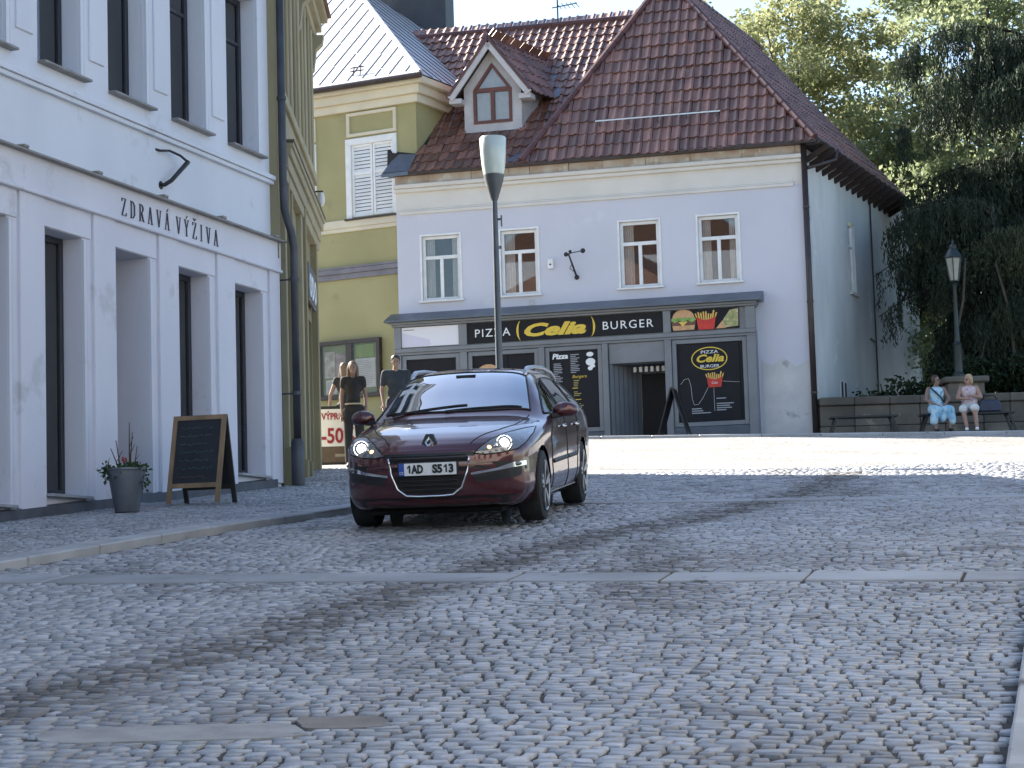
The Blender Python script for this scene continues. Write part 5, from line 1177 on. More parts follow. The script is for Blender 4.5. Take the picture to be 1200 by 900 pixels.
# diamond emblem on a black plinth
zE_ = .775; p, n = hit((0, -1, zE_), (0, 1, 0)); n = n if n.y < 0 else -n
em = MB(); em.add([(a*.062, 0, b*.075) for a, b in ((-.5, 1.05), (.5, 1.05), (1.05, 0), (.5, -1.05), (-.5, -1.05), (-1.05, 0))]+[(a*.062, .03, b*.075) for a, b in ((-.6, 1.15), (.6, 1.15), (1.2, 0), (.6, -1.15), (-.6, -1.15), (-1.2, 0))], [(0, 1, 2, 3, 4, 5)]+[(i, i+6, (i+1) % 6+6, (i+1) % 6) for i in range(6)])
eo = em.build('emblem', M_blkp, CAR, merge=True); eo.location = p+n*.012; eo.rotation_euler = (R(-14), 0, 0)
em = MB(); o_ = [(0, .068), (.046, 0), (0, -.068), (-.046, 0)]; i_ = [(.004, .026), (.019, 0), (-.004, -.026), (-.019, 0)]
em.add([(a, -.014, b) for a, b in i_]+[(a*.62+c*.38, -.02, b*.62+d*.38) for (a, b), (c, d) in zip(o_, i_)]+[(a, -.004, b) for a, b in o_], [(i, (i+1) % 4, (i+1) % 4+4, i+4) for i in range(4)]+[(i+4, (i+1) % 4+4, (i+1) % 4+8, i+8) for i in range(4)])
em.build('diamond', M_chr, eo)
# roof rails, mirrors
for s in (1, -1):
    pts = []
    for y, h in ((2.18, .0), (2.24, .035), (2.36, .052), (2.8, .056), (3.4, .055), (3.95, .048), (4.15, .03), (4.22, .0)):
        q, n = hit((s*.565, y, 3), (0, 0, -1)); pts.append((s*.565, y, q.z+h))
    mb = MB(); mb.tube(pts, [.02, .024, .024, .02, .02, .022, .022, .018], 8); mb.build('roof_rail', M_rail, CAR, smooth=True)
    mb = MB(); c = Vector((s*1.0, 1.82, 1.005)); mb.sphere(c, .12, 16, (1.05, .62, .68)); mb.v = [(x, y+(.05 if abs(x) > 1.0 else 0)*abs(abs(x)-1.0)/.12, max(z, c.z-.058)) for x, y, z in mb.v]
    mr = mb.build('door_mirror', M_paint, CAR, smooth=True); mb = MB(); mb.bar((s*.86, 1.80, .955), (s*.97, 1.82, .965), .09, .05); mb.build('mirror_stalk', M_blkp, mr, bevel=.01)
# wheels
def wheel(x, y, s):
    mb = MB(); prof = [(.18, -.1), (.215, -.11), (.245, -.1085), (.29, -.112), (.318, -.1), (.329, -.07), (.33, 0), (.329, .07), (.318, .1), (.29, .112), (.245, .1085), (.215, .11), (.18, .1)]
    n = 40; V = []
    for r_, w in prof:
        for k in range(n): V.append((w, r_*math.cos(2*math.pi*k/n), r_*math.sin(2*math.pi*k/n)))
    wh = MB(); rp = [(.03, .055), (.06, .07), (.065, .05)]
    w0 = s
    hub = MB(); hub.add([(s*(.108 if r_ < .05 else .1), r_*math.cos(2*math.pi*k/24), r_*math.sin(2*math.pi*k/24)) for r_ in (.001, .06) for k in range(24)], [(k, (k+1) % 24, 24+(k+1) % 24, 24+k) for k in range(24)])
    for k in range(5):
        for d in (-.13, .13):
            a = 2*math.pi*k/5+.3; A = Vector((s*.098, .045*math.cos(a), .045*math.sin(a))); B = Vector((s*.112, .225*math.cos(a+d), .225*math.sin(a+d))); hub.bar(A, B, .034, .03, up=(s, 0, 0))
    ring_ = [(.215, .116), (.236, .122), (.234, .1), (.215, .095), (.21, .03)]
    hub.add([(s*w, r_*math.cos(2*math.pi*k/32), r_*math.sin(2*math.pi*k/32)) for r_, w in ring_ for k in range(32)], [(i*32+k, i*32+(k+1) % 32, (i+1)*32+(k+1) % 32, (i+1)*32+k) for i in range(len(ring_)-1) for k in range(32)])
    o = hub.build('wheel', M_alloy, CAR); o.location = (x, y, WZ)
    t = MB(); t.add(V, [(i*n+k, i*n+(k+1) % n, (i+1)*n+(k+1) % n, (i+1)*n+k) for i in range(len(prof)-1) for k in range(n)]); t.build('tyre', M_rub, o, angle=35)
    b = MB(); b.add([(s*.0, .21*math.cos(2*math.pi*k/24), .21*math.sin(2*math.pi*k/24)) for k in range(24)], [tuple(range(24))]); b.build('brake_disc', M_seal, o)
    return o
for y in WY:
    for s in (1, -1):
        wheel(s*.785, y, s)
        mb = MB(); n = 20; mb.add([(s*xx, y+(WR+.006)*math.cos(t), WZ+(WR+.006)*math.sin(t)) for xx in (.5, .875) for t in np.linspace(-.35, math.pi+.35, n)], [(k, k+1, n+k+1, n+k) for k in range(n-1)]); mb.add([(s*.52, y+.39*math.cos(t), WZ+.39*math.sin(t)) for t in np.linspace(0, 2*math.pi, 20)[:-1]], [tuple(range(19))]); mb.build('wheel_arch_liner', M_seal, CAR)
mb = MB(); mb.box(-.62, .62, .35, 4.5, .135, .2); mb.build('underbody', M_seal, CAR, bevel=.03)
# place it on the slope
CY = R(-9.3); cx_, cy_ = -.76, 19.5
dv_ = (math.sin(-CY), math.cos(CY)); zf = float(gz(cx_+dv_[0]*1.0, cy_+dv_[1]*1.0)); zr_ = float(gz(cx_+dv_[0]*3.756, cy_+dv_[1]*3.756)); sl_ = math.atan2(zr_-zf, 2.756)
CAR.rotation_euler = (sl_, 0, CY); CAR.location = (cx_, cy_, zf-math.tan(sl_)*1.0+.006)
# ------------------------------------------------------------------ street furniture
def G0(x, y, dz=0): return (x, y, float(gz(x, y))+dz)
lp = thing('street_lamp', 'tall grey street lamp with frosted cone shade standing behind the red car', 'street lamp', G0(-.19, 34.2))
M_post = pm('post_grey', (.10, .11, .125), (.08, .09, .105), scale=4, rough=.4, metal=.3)
z0 = lp.location.z; H = 7.97-z0
mb = MB(); mb.lathe([(.11, 0), (.11, .35), (.075, .42), (.058, 1.2), (.05, 2.9), (.043, H)], n=14); mb.build('post', M_post, lp, angle=30)
mb = MB(); mb.lathe([(.045, H), (.06, H+.03), (.1, H+.16), (.15, H+.33), (.165, H+.42)], n=18); mb.build('lamp_cup', M_post, lp, angle=30)
mb = MB(); mb.lathe([(.16, H+.40), (.185, H+.55), (.205, H+.78), (.214, H+1.0), (.20, H+1.02), (.0005, H+1.035)], n=22); mb.build('lamp_shade', pm('frosted_glass', (.56, .62, .58), (.5, .57, .53), scale=5, rough=.25, coat=.3), lp, angle=40)
mb = MB(); mb.bar((.05, 0, H-.3), (.1, -.02, H-.3), .03); mb.bar((.1, -.02, H-.42), (.1, -.02, H-.24), .025); mb.bar((.05, 0, H-.75), (.09, 0, H-.75), .05); mb.build('flag_clip', M_post, lp)

# old lantern on its pedestal
M_dst = pm('dark_sandstone', (.17, .145, .115), (.1, .088, .072), scale=1.8, rough=.9, bump=.5, bscale=14, tint=('obj', .75, 1.25), spots=((.24, .2, .15), 1.6, .62))
ped = thing('stone_pedestal', 'stone pedestal with moulded cap behind the low wall carrying the old lantern', 'pedestal', (10.45, 50.6, 5.1))
M_stone = pm('sandstone', (.30, .26, .21), (.21, .18, .15), scale=2.0, rough=.85, bump=.4, bscale=18, spots=((.13, .12, .1), 2.0, .6))
mb = MB(); mb.box(-.42, .42, -.42, .42, 0, 1.28); mb.build('shaft', M_dst, ped, bevel=.02); mb = MB(); mb.box(-.52, .52, -.52, .52, 1.283, 1.42); mb.build('cap', M_dst, ped, bevel=.03)
la = thing('old_lantern', 'dark green cast iron lantern on a slim post above the stone pedestal', 'street lamp', (10.38, 50.6, 6.522))
M_grn = pm('lantern_green', (.012, .024, .024), (.018, .032, .031), scale=5, rough=.4)
mb = MB(); mb.lathe([(.16, 0), (.16, .08), (.11, .14), (.1, .75), (.12, .8), (.07, .86), (.055, 1.4), (.045, 2.15), (.075, 2.2), (.05, 2.25)], n=12); mb.build('post', M_grn, la, angle=35)
n = 6; hb, ht = 2.28, 2.82
fr_ = MB()
for k in range(n):
    a = 2*math.pi*k/n+.26; fr_.bar((.11*math.cos(a), .11*math.sin(a), hb), (.2*math.cos(a), .2*math.sin(a), ht), .022)
    b = 2*math.pi*(k+1)/n+.26; fr_.bar((.2*math.cos(a), .2*math.sin(a), ht), (.2*math.cos(b), .2*math.sin(b), ht), .025); fr_.bar((.11*math.cos(a), .11*math.sin(a), hb), (.11*math.cos(b), .11*math.sin(b), hb), .025)
fr_.build('lantern_frame', M_grn, la)
M_lgl = pm('lantern_glass', (.36, .35, .3), (.28, .27, .24), scale=6, rough=.25)
for k in range(n):
    a = 2*math.pi*k/n+.26; b = 2*math.pi*(k+1)/n+.26; mb = MB(); q = .94; mb.quad((.11*q*math.cos(a), .11*q*math.sin(a), hb), (.11*q*math.cos(b), .11*q*math.sin(b), hb), (.2*q*math.cos(b), .2*q*math.sin(b), ht), (.2*q*math.cos(a), .2*q*math.sin(a), ht)); mb.build('pane', M_lgl, la)
mb = MB(); mb.lathe([(.23, ht+.015), (.2, ht+.06), (.11, ht+.2), (.09, ht+.22), (.1, ht+.27), (.05, ht+.31), (.025, ht+.36), (.03, ht+.39), (.005, ht+.45)], n=12); mb.build('roof', M_grn, la, angle=40)

# chalkboard by the white house
M_wood = pm('worn_wood', (.30, .20, .11), (.19, .125, .07), scale=6, rough=.7, stretch=(1, 1, .2), bump=.2); M_chalk = pm('chalkboard', (.012, .015, .022), (.02, .023, .03), scale=5, rough=.75); M_dwood = pm('dark_wood', (.035, .03, .028), (.025, .022, .02), scale=5, rough=.7)
cb = thing('chalkboard_sign', 'wood framed chalkboard sign with faint chalk writing by the white house', 'chalkboard', G0(-3.47, 24.25, .068), R(-13))
def aboard(root, w, h, lean, mf, mbk, fr, chalk=None, foot=.12):
    for sgn, nm in ((-1, 'front_panel'), (1, 'rear_panel')):
        def P3(x, z, d=0): t = z/h; return (x, sgn*(lean*(1-t))+sgn*d+sgn*.012, z)
        def slabq(name, x0, x1, z0, z1, d, th, mat, par):
            mb = MB(); a = [P3(x0, z0, d), P3(x1, z0, d), P3(x1, z1, d), P3(x0, z1, d)]; b = [P3(x0, z0, d-th), P3(x1, z0, d-th), P3(x1, z1, d-th), P3(x0, z1, d-th)]
            mb.add(a+b, [(0, 1, 2, 3), (7, 6, 5, 4)]+[(i, i+4, (i+1) % 4+4, (i+1) % 4) for i in range(4)]); o = mb.build(name, mat, par, merge=True); return o
        f = slabq(nm, -w/2+fr, w/2-fr, foot+fr, h-fr, 0, .012, mbk, root)
        m2 = mf if sgn < 0 else M_dwood
        for x0, x1, z0, z1 in ((-w/2, -w/2+fr, 0, h), (w/2-fr, w/2, 0, h), (-w/2+fr, w/2-fr, h-fr, h), (-w/2+fr, w/2-fr, foot, foot+fr)): slabq('frame_rail', x0, x1, z0, z1, .012, .03, m2, f)
        if sgn < 0 and chalk:
            r_ = random.Random(11); z = h-fr-.09
            for mt in chalk:
                mb = MB(); x = -w/2+fr+.05; xe = w/2-fr-.05-r_.uniform(0, .12)
                while x < xe:
                    L = r_.uniform(.008, .024); zz = z+r_.uniform(-.008, .01); q0 = P3(x, zz, .004); q1 = P3(x+L, zz+r_.uniform(-.012, .016), .004); mb.bar(q0, q1, .004, .005, up=(0, 1, 0)); x += L*.9+(.016 if r_.random() < .16 else 0)
                mb.build('chalk_line', mt, f); z -= .092
M_ch1 = pm('chalk_grey', (.13, .15, .17), rough=.9); M_ch2 = pm('chalk_teal', (.07, .15, .15), rough=.9); M_ch3 = pm('chalk_rose', (.16, .09, .09), rough=.9)
aboard(cb, .62, .985, .27, M_wood, M_chalk, .052, [M_ch1, M_ch1, M_ch1, M_ch2, M_ch1, M_ch2, M_ch3, M_ch1], foot=.17)
# small board in front of the pizza shop
ab = thing('pavement_sign', 'black folding pavement sign standing by the pizza shop entrance', 'pavement sign', (3.62, 49.0, 5.21), R(76))
aboard(ab, .6, 1.12, .34, M_dwood, M_blk, .05)
# sale poster stand
ps = thing('sale_poster_stand', 'black poster stand with white poster reading VÝPRODEJ -50 in red', 'poster stand', G0(-2.86, 35.6, .0), R(2))
mb = MB(); mb.box(-.33, .33, -.02, .02, .06, 1.02); mb.build('frame', M_blkp, ps, bevel=.008)
for s in (-1, 1): mb = MB(); mb.bar((s*.33, -.22, .01), (s*.33, .22, .01), .04); mb.bar((s*.33, 0, 0), (s*.33, 0, 1.03), .04); mb.build('foot', M_blkp, ps)
mb = MB(); mb.box(-.28, .29, -.026, -.021, .36, .97); po2 = mb.build('poster', M_wht, ps); mb = MB(); mb.box(-.28, .29, -.026, -.021, .1, .355); mb.build('brown_strip', pm('poster_brown', (.1, .075, .05), (.14, .1, .07), scale=8, rough=.6), ps)
M_rd = pm('poster_red', (.33, .02, .03), rough=.5)
text('letters', 'VÝPRODEJ', M_rd, po2, -.26, -.03, .8, .15, fit=.54, offset=.004); text('letters', '-50%', M_rd, po2, -.27, -.031, .42, .34, fit=.54, offset=.008)
mb = MB(); mb.box(-.05, .24, -.03, -.027, .19, .235); mb.build('print_lines', pm('poster_cream', (.34, .3, .24), rough=.6), ps)
# flower pot
fp = thing('flower_pot', 'tall grey tapered flower pot with trailing greenery and bare twigs on the pavement', 'plant pot', G0(-4.08, 23.0, .068))
M_pot = pm('zinc_pot', (.17, .19, .215), (.13, .145, .165), scale=5, rough=.45, metal=.4)
mb = MB(); mb.lathe([(.125, 0), (.13, .01), (.2, .43), (.21, .44), (.21, .46), (.195, .46), (.185, .4), (.001, .4)], n=20); mb.build('pot', M_pot, fp, angle=35)
mb = MB(); mb.tube([(-.185, -.02, .36), (-.2, -.1, .34), (-.12, -.175, .33)], .008, 5); mb.build('pot_handle', M_pot, fp)
M_twig = pm('twig', (.06, .035, .025), (.09, .055, .04), scale=9, rough=.8)
for x, y, dx, h in ((-.06, 0, -.05, .36), (.03, .02, .0, .55), (.04, -.02, .03, .44), (-.07, .02, -.1, .28), (.08, .02, .03, .3)):
    mb = MB(); mb.tube([(x, y, .38), (x+dx*.4, y, .38+h*.55), (x+dx, y+.01, .4+h)], [.009, .007, .004], 5); mb.bar((x+dx*.4, y, .38+h*.55), (x+dx*.4+.04, y, .38+h*.75), .006); mb.build('twig', M_twig, fp)
def leaves_mesh(name, P, size, mat, parent, seed=0, aspect=.6, N=None, droop=0.0):
    """many small two-sided leaves as one mesh: a folded diamond of two triangles pairs"""
    r_ = np.random.default_rng(seed); n = len(P); size = np.broadcast_to(size, (n,))
    d = r_.normal(size=(n, 3)); d[:, 2] -= droop; d /= np.linalg.norm(d, axis=1)[:, None]; e = r_.normal(size=(n, 3)); e -= (e*d).sum(1)[:, None]*d; e /= np.linalg.norm(e, axis=1)[:, None]
    nn = np.cross(d, e); s = size*r_.uniform(.7, 1.3, n)
    A = P-d*(s/2)[:, None]; B = P+d*(s/2)[:, None]; L = P+e*(s*aspect/2)[:, None]+nn*(s*.12)[:, None]; Rr_ = P-e*(s*aspect/2)[:, None]+nn*(s*.12)[:, None]
    V = np.stack([A, L, B, Rr_], 1).reshape(-1, 3); idx = np.arange(n)*4
    f = np.stack([idx, idx+1, idx+2, idx, idx+2, idx+3], 1).reshape(-1)
    me = bpy.data.meshes.new(name); me.vertices.add(n*4); me.vertices.foreach_set('co', V.reshape(-1).astype(np.float32)); me.loops.add(len(f)); me.loops.foreach_set('vertex_index', f.astype(np.int32))
    me.polygons.add(n*2); me.polygons.foreach_set('loop_start', (np.arange(n*2)*3).astype(np.int32)); me.update(calc_edges=True)
    at = me.attributes.new('tint', 'FLOAT', 'POINT'); at.data.foreach_set('value', np.repeat(r_.random(n), 4).astype(np.float32))
    return link(name, me, mat, parent)
M_plant = leaf_mat('pot_leaf', (.03, .07, .02), (.08, .13, .04)); r_ = np.random.default_rng(4)
P = r_.normal(size=(230, 3))*[.085, .08, .035]+[.04, 0, .45]; P2 = r_.normal(size=(70, 3))*[.03, .03, .045]+[-.2, -.06, .45]; P3_ = r_.normal(size=(24, 3))*[.025, .03, .06]+[.19, -.05, .34]
leaves_mesh('foliage', np.concatenate([P, P2, P3_]), .05, M_plant, fp, 4)
mb = MB()
for k in range(6): mb.sphere((-.02+.02*math.sin(k*2), -.03, .53+.008*k), .013, 6)
mb.build('red_flower', pm('petal_red', (.4, .05, .05), rough=.6), fp)
# notice board on the olive wall
nb = thing('notice_board', 'dark framed two door notice board with papers on the olive wall', 'notice board', (-2.7, 52.9, ZG), aG)
mb = MB(ZG)
for x0, x1, z0, z1 in ((-2.3, -.5, 6.76, 6.86), (-2.3, -.5, 8.1, 8.2), (-2.3, -2.2, 6.86, 8.1), (-.6, -.5, 6.86, 8.1), (-1.47, -1.3, 6.86, 8.1)): mb.box(x0, x1, -.14, -.005, z0, z1)
mb.build('frame', pm('board_frame', (.04, .03, .025), (.055, .042, .035), scale=5, rough=.5), nb, bevel=.006)
mb = MB(ZG); mb.box(-2.22, -.58, -.03, -.006, 6.84, 8.12); bk = mb.build('backing', pm('board_backing', (.2, .25, .12), (.26, .3, .17), scale=2, rough=.8), nb)
r2 = random.Random(8); M_cgl = glass_mat('clear_pane', ior=1.3, mirror=0.0, through=1.0)
papers = [(-2.15, -1.85, 7.3, 7.95), (-1.82, -1.55, 7.2, 7.9), (-2.12, -1.8, 6.9, 7.25), (-1.77, -1.55, 6.88, 7.15), (-1.25, -.68, 7.0, 7.72), (-1.22, -.72, 7.76, 8.06)]
for i, (x0, x1, z0, z1) in enumerate(papers):
    mb = MB(ZG); mb.box(x0, x1, -.036-.001*i, -.031, z0, z1); pa = mb.build('paper', pm('paper_%d' % i, [(.62, .6, .55), (.5, .42, .4), (.66, .66, .62), (.42, .48, .3), (.68, .68, .66), (.3, .4, .14)][i], [(.4, .34, .3), (.25, .2, .2), (.6, .6, .58), (.36, .4, .25), (.6, .6, .58), (.26, .36, .12)][i], scale=6, rough=.7), nb)
    if i in (2, 4):
        mb = MB(ZG); z = z1-.06
        while z > z0+.05: mb.box(x0+.05, x1-.05-r2.uniform(0, .15), -.042-.001*i, -.037-.001*i, z-.012, z); z -= .045
        mb.build('print_lines', M_txt, pa)
for x0, x1 in ((-2.2, -1.47), (-1.3, -.6)): mb = MB(ZG); mb.box(x0, x1, -.125, -.12, 6.86, 8.1); mb.build('pane', M_cgl, nb)

# ------------------------------------------------------------------ low wall, benches
lw_ = thing('low_stone_wall', 'low weathered stone wall with coping behind the benches', 'wall', (7.0, 49.75, 5.0), R(2))
x = 0
while x < 15:
    L = random.uniform(.55, .95)
    for z0, z1 in ((0, .42), (.425, .9)): mb = MB(); o = random.uniform(-.015, .015); mb.box(x+.006, x+L-.006, o, .4, z0, z1-.005); mb.build('stone_block', M_dst, lw_, bevel=.015)
    mb = MB(); mb.box(x+.004, x+L-.004, -.06, .46, .903, 1.09); mb.build('coping_stone', M_dst, lw_, bevel=.02)
    x += L
def bench(label, x0, x1, y, slope=0):
    z = 5.1; b = thing('park_bench', label, 'bench', (x0, y, z), R(1)); w = x1-x0
    M = M_blkp
    for k in range(4): mb = MB(); mb.box(.05, w-.05, .02+k*.115, .12+k*.115, .41, .45); mb.build('seat_slat', M, b, bevel=.006)
    for x, dx in ((.18, -.14), (w-.18, .14)):
        for yy in (.05, .42): mb = MB(); mb.bar((x, yy, .41), (x+dx, yy, .0), .05); mb.build('leg', M, b)
        mb = MB(); mb.bar((x, .02, .395), (x, .46, .395), .05, .03); mb.build('rail', M, b)
    return b
bench('empty black slatted bench in front of the wall by the house corner', 7.0, 8.6, 48.4); bench('black slatted bench on which two women sit under the dark tree', 9.02, 11.2, 48.4)
# ------------------------------------------------------------------ people
M_skin = pm('skin', (.26, .165, .125), (.21, .135, .105), scale=9, rough=.55); M_skin2 = pm('skin_tan', (.42, .25, .18), (.36, .21, .15), scale=9, rough=.55)
M_eye = pm('eye_dark', (.02, .015, .012), rough=.3); M_lip = pm('lip', (.38, .14, .12), rough=.5)
def capsules(mb, C):
    for c in C:
        if len(c) == 3: mb.sphere(c[0], 1.0, 12, c[1] if isinstance(c[1], tuple) else (c[1],)*3)
        else:
            (a, ra, b, rb) = c; a, b = Vector(a), Vector(b); n = 5
            mb.tube([a.lerp(b, i/n) for i in range(n+1)], [ra+(rb-ra)*i/n for i in range(n+1)], 12); mb.sphere(a, ra, 10); mb.sphere(b, rb, 10)
def organic(name, C, mat, parent, voxel=.014, smooth=4, extra=None):
    """one continuous skin grown over limbs and ellipsoids"""
    mb = MB(); capsules(mb, C); me = mb.mesh(name); o = bpy.data.objects.new(name, me); col.objects.link(o)
    m = o.modifiers.new('r', 'REMESH'); m.mode = 'VOXEL'; m.voxel_size = voxel; s = o.modifiers.new('s', 'SMOOTH'); s.factor = .5; s.iterations = smooth
    dg = bpy.context.evaluated_depsgraph_get(); me2 = bpy.data.meshes.new_from_object(o.evaluated_get(dg)); bpy.data.objects.remove(o); bpy.data.meshes.remove(me); me2.name = name
    if extra:      # fingers, nose: rooted inside the skin
        bm = bmesh.new(); bm.from_mesh(me2); m3 = bpy.data.meshes.new('x'); m3.from_pydata([tuple(v) for v in extra.v], [], extra.f); bm.from_mesh(m3); bm.to_mesh(me2); bm.free(); bpy.data.meshes.remove(m3)
    me2.polygons.foreach_set('use_smooth', [True]*len(me2.polygons)); me2.materials.clear(); return link(name, me2, mat, parent)
def hand(mb, wrist, d, palm_n, side):
    """five bent fingers leaving the palm; d = direction of the hand, palm_n = normal of the palm"""
    d = Vector(d).normalized(); n = Vector(palm_n).normalized(); s = d.cross(n).normalized()*side; w = Vector(wrist)
    for k, L in enumerate((.066, .075, .07, .055)):
        r0 = w+d*.085+s*(-.03+.02*k); mb.tube([r0-d*.02, r0+d*L*.5+n*.006, r0+d*L*.85+n*.022, r0+d*L+n*.038], [.009, .0085, .008, .006], 6)
    t0 = w+d*.03-s*.03; mb.tube([t0, t0+d*.03-s*.025+n*.01, t0+d*.055-s*.03+n*.02], [.011, .01, .007], 6)
def head(C, ex, c, f, rad=1.0):
    """skull, jaw, nose and ears facing f"""
    c = Vector(c); f = Vector(f).normalized(); s = f.cross(Vector((0, 0, 1))).normalized()
    C += [(c+Vector((0, 0, .025)), (.076, .09, .092), 0), (c+f*.025-Vector((0, 0, .05)), (.055, .06, .062), 0)]
    ex.tube([c+f*.085+Vector((0, 0, .02)), c+f*.105-Vector((0, 0, .012)), c+f*.088-Vector((0, 0, .02))], [.009, .014, .01], 6)
    for g in (-1, 1): ex.sphere(c+s*g*.077-Vector((0, 0, .005)), .02, 6, (.5, .8, 1.3))
def face_parts(par, c, f):
    c = Vector(c); f = Vector(f).normalized(); s = f.cross(Vector((0, 0, 1))).normalized()
    for g in (-1, 1): mb = MB(); mb.sphere(c+f*.083+s*g*.03+Vector((0, 0, .012)), .011, 6); mb.build('eye', M_eye, par)
    mb = MB(); mb.sphere(c+f*.084-Vector((0, 0, .045)), .012, 6, (1.6, .6, .5)); mb.build('mouth', M_lip, par)

def standing(name_label, x, y, rot, ht, top_mat, bot_mat, skin, hair_mat, hairlen, arms, facing=(0, -1, 0), woman=True, z=None, skirt=False, belt=None, sleeves=.55, look=None):
    p = thing('person', name_label, 'person', (x, y, float(gz(x, y)) if z is None else z), rot); k = ht/1.70
    S = lambda v: Vector(v)*k
    sh = .165 if woman else .2; hp = .095
    J = dict(hd=S((0, -.015, 1.56)), nk=S((0, .01, 1.44)), ch=S((0, .01, 1.27)), wa=S((0, .01, 1.08)), pe=S((0, .01, .94)))
    C = []; ex = MB()
    head(C, ex, J['hd'], look or facing)
    C += [(J['nk']+Vector((0, 0, .08)), .05*k, J['nk']-Vector((0, 0, .03)), .055*k), (J['ch'], tuple(q*k for q in (.15 if woman else .175, .1, .14)), 0), (J['wa'], tuple(q*k for q in (.115 if woman else .15, .085, .13)), 0), (J['pe'], tuple(q*k for q in (.155, .1, .12)), 0), (S((-sh, .01, 1.385)), .052*k, S((sh, .01, 1.385)), .052*k)]
    for s in (-1, 1):
        L = arms[0 if s < 0 else 1]; el, wr = S(L[0]), S(L[1]); a = S((s*sh, .01, 1.385))
        C += [(a, .046*k, el, .037*k), (el, .037*k, wr, .026*k), (wr, .026*k, wr+(wr-el).normalized()*.08, .03*k)]
        hand(ex, wr, wr-el, (0, -1, .2), s)
        h, kn, an = S((s*hp, .01, .92)), S((s*.1, -.01, .5)), S((s*.1, .03, .09)); C += [(h, .085*k, kn, .058*k), (kn, .056*k, an, .038*k), (an, .04*k, an+Vector((0, -.14*k, -.05*k)), .035*k)]
    organic('body', C, skin, p, extra=ex); face_parts(p, J['hd'], look or facing)
    T = [(J['ch'], tuple(q*k for q in (.162 if woman else .188, .115, .15)), 0), (J['wa'], tuple(q*k for q in (.128 if woman else .163, .1, .14)), 0), (S((-sh, .01, 1.39)), .062*k, S((sh, .01, 1.39)), .062*k)]
    for s in (-1, 1):
        L = arms[0 if s < 0 else 1]; a = S((s*sh, .01, 1.385)); e = S(L[0]); T.append((a, .062*k, a.lerp(e, sleeves), .054*k))
    organic('shirt', T, top_mat, p, voxel=.018)
    B = [(J['pe'], tuple(q*k for q in (.172, .118, .135)), 0)]
    for s in (-1, 1):
        if skirt: B.append((S((s*.085, .01, .92)), .11*k, S((s*.11, 0, .48)), .1*k))
        else: B += [(S((s*hp, .01, .92)), .1*k, S((s*.1, -.01, .5)), .078*k), (S((s*.1, -.01, .5)), .078*k, S((s*.1, .03, .1)), .066*k)]
    organic('skirt' if skirt else 'trousers', B, bot_mat, p, voxel=.018)
    if belt: mb = MB(); mb.tube([(J['wa'].x+.142*k*math.cos(t), .01+.112*k*math.sin(t), J['wa'].z-.07*k) for t in np.linspace(0, 2*math.pi, 20)], .014, 6); mb.build('belt', belt, p, smooth=True)
    hd = J['hd']; f = Vector(look or facing).normalized()
    Hc = [(hd-f*.022+Vector((0, 0, .045)), (.09, .098, .092), 0)]
    if hairlen:
        s_ = f.cross(Vector((0, 0, 1))).normalized()
        for g in (-1, 1): Hc.append((hd+s_*g*.065-f*.01+Vector((0, 0, .02)), .04, hd+s_*g*.085-f*.02-Vector((0, 0, hairlen)), .034))
        Hc.append((hd-f*.06, .06, hd-f*.07-Vector((0, 0, hairlen)), .05))
    else: Hc[0] = (hd-f*.025+Vector((0, 0, .058)), (.096, .1, .088), 0)
    organic('hair', Hc, hair_mat, p, voxel=.015)
    for s in (-1, 1):
        an = S((s*.1, .03, .06)); mb = MB(); organic('shoe', [(an, .05*k, an+Vector((0, -.16*k, -.02)), .042*k)], M_blkp, p, voxel=.018)
    p.scale = (.9, .9, 1)
    return p
M_blond = pm('blond_hair', (.15, .1, .055), (.09, .06, .035), scale=14, rough=.5, stretch=(1, 1, .2)); M_brown = pm('dark_hair', (.012, .009, .008), (.02, .014, .011), scale=14, rough=.5); M_btop = pm('black_top', (.012, .012, .014), (.018, .018, .02), scale=6, rough=.8); M_nav = pm('navy_shirt', (.014, .022, .036), (.02, .03, .046), scale=6, rough=.8); M_jean = pm('dark_jeans', (.03, .035, .05), (.02, .024, .036), scale=6, rough=.85)
M_belt = pm('belt_tan', (.45, .38, .28), rough=.5)
standing('young blond woman in black top with tan belt, standing beside the poster stand', -2.56, 35.1, 0, 1.76, M_btop, M_btop, M_skin, M_blond, .2, [((-.21, .05, 1.12), (-.2, -.0, .88)), ((.21, .05, 1.12), (.215, -.02, .88))], z=float(gz(-2.58, 35.1))+.01, belt=M_belt, sleeves=.35)
standing('fair haired woman in black sleeveless top seen from behind facing the notice board', -2.86, 37.3, 0, 1.74, M_btop, M_btop, M_skin, M_blond, .16, [((-.27, -.0, 1.15), (-.3, .1, .95)), ((.22, .05, 1.12), (.2, .1, .9))], facing=(.3, 1, 0), sleeves=.2)
standing('dark haired man in navy shirt smiling beside the shopfront and olive wall', -2.0, 37.6, R(8), 1.86, M_nav, M_jean, M_skin, M_brown, 0, [((-.25, .06, 1.12), (-.23, -.05, .9)), ((.25, .05, 1.12), (.12, -.17, 1.08))], woman=False, sleeves=.6)

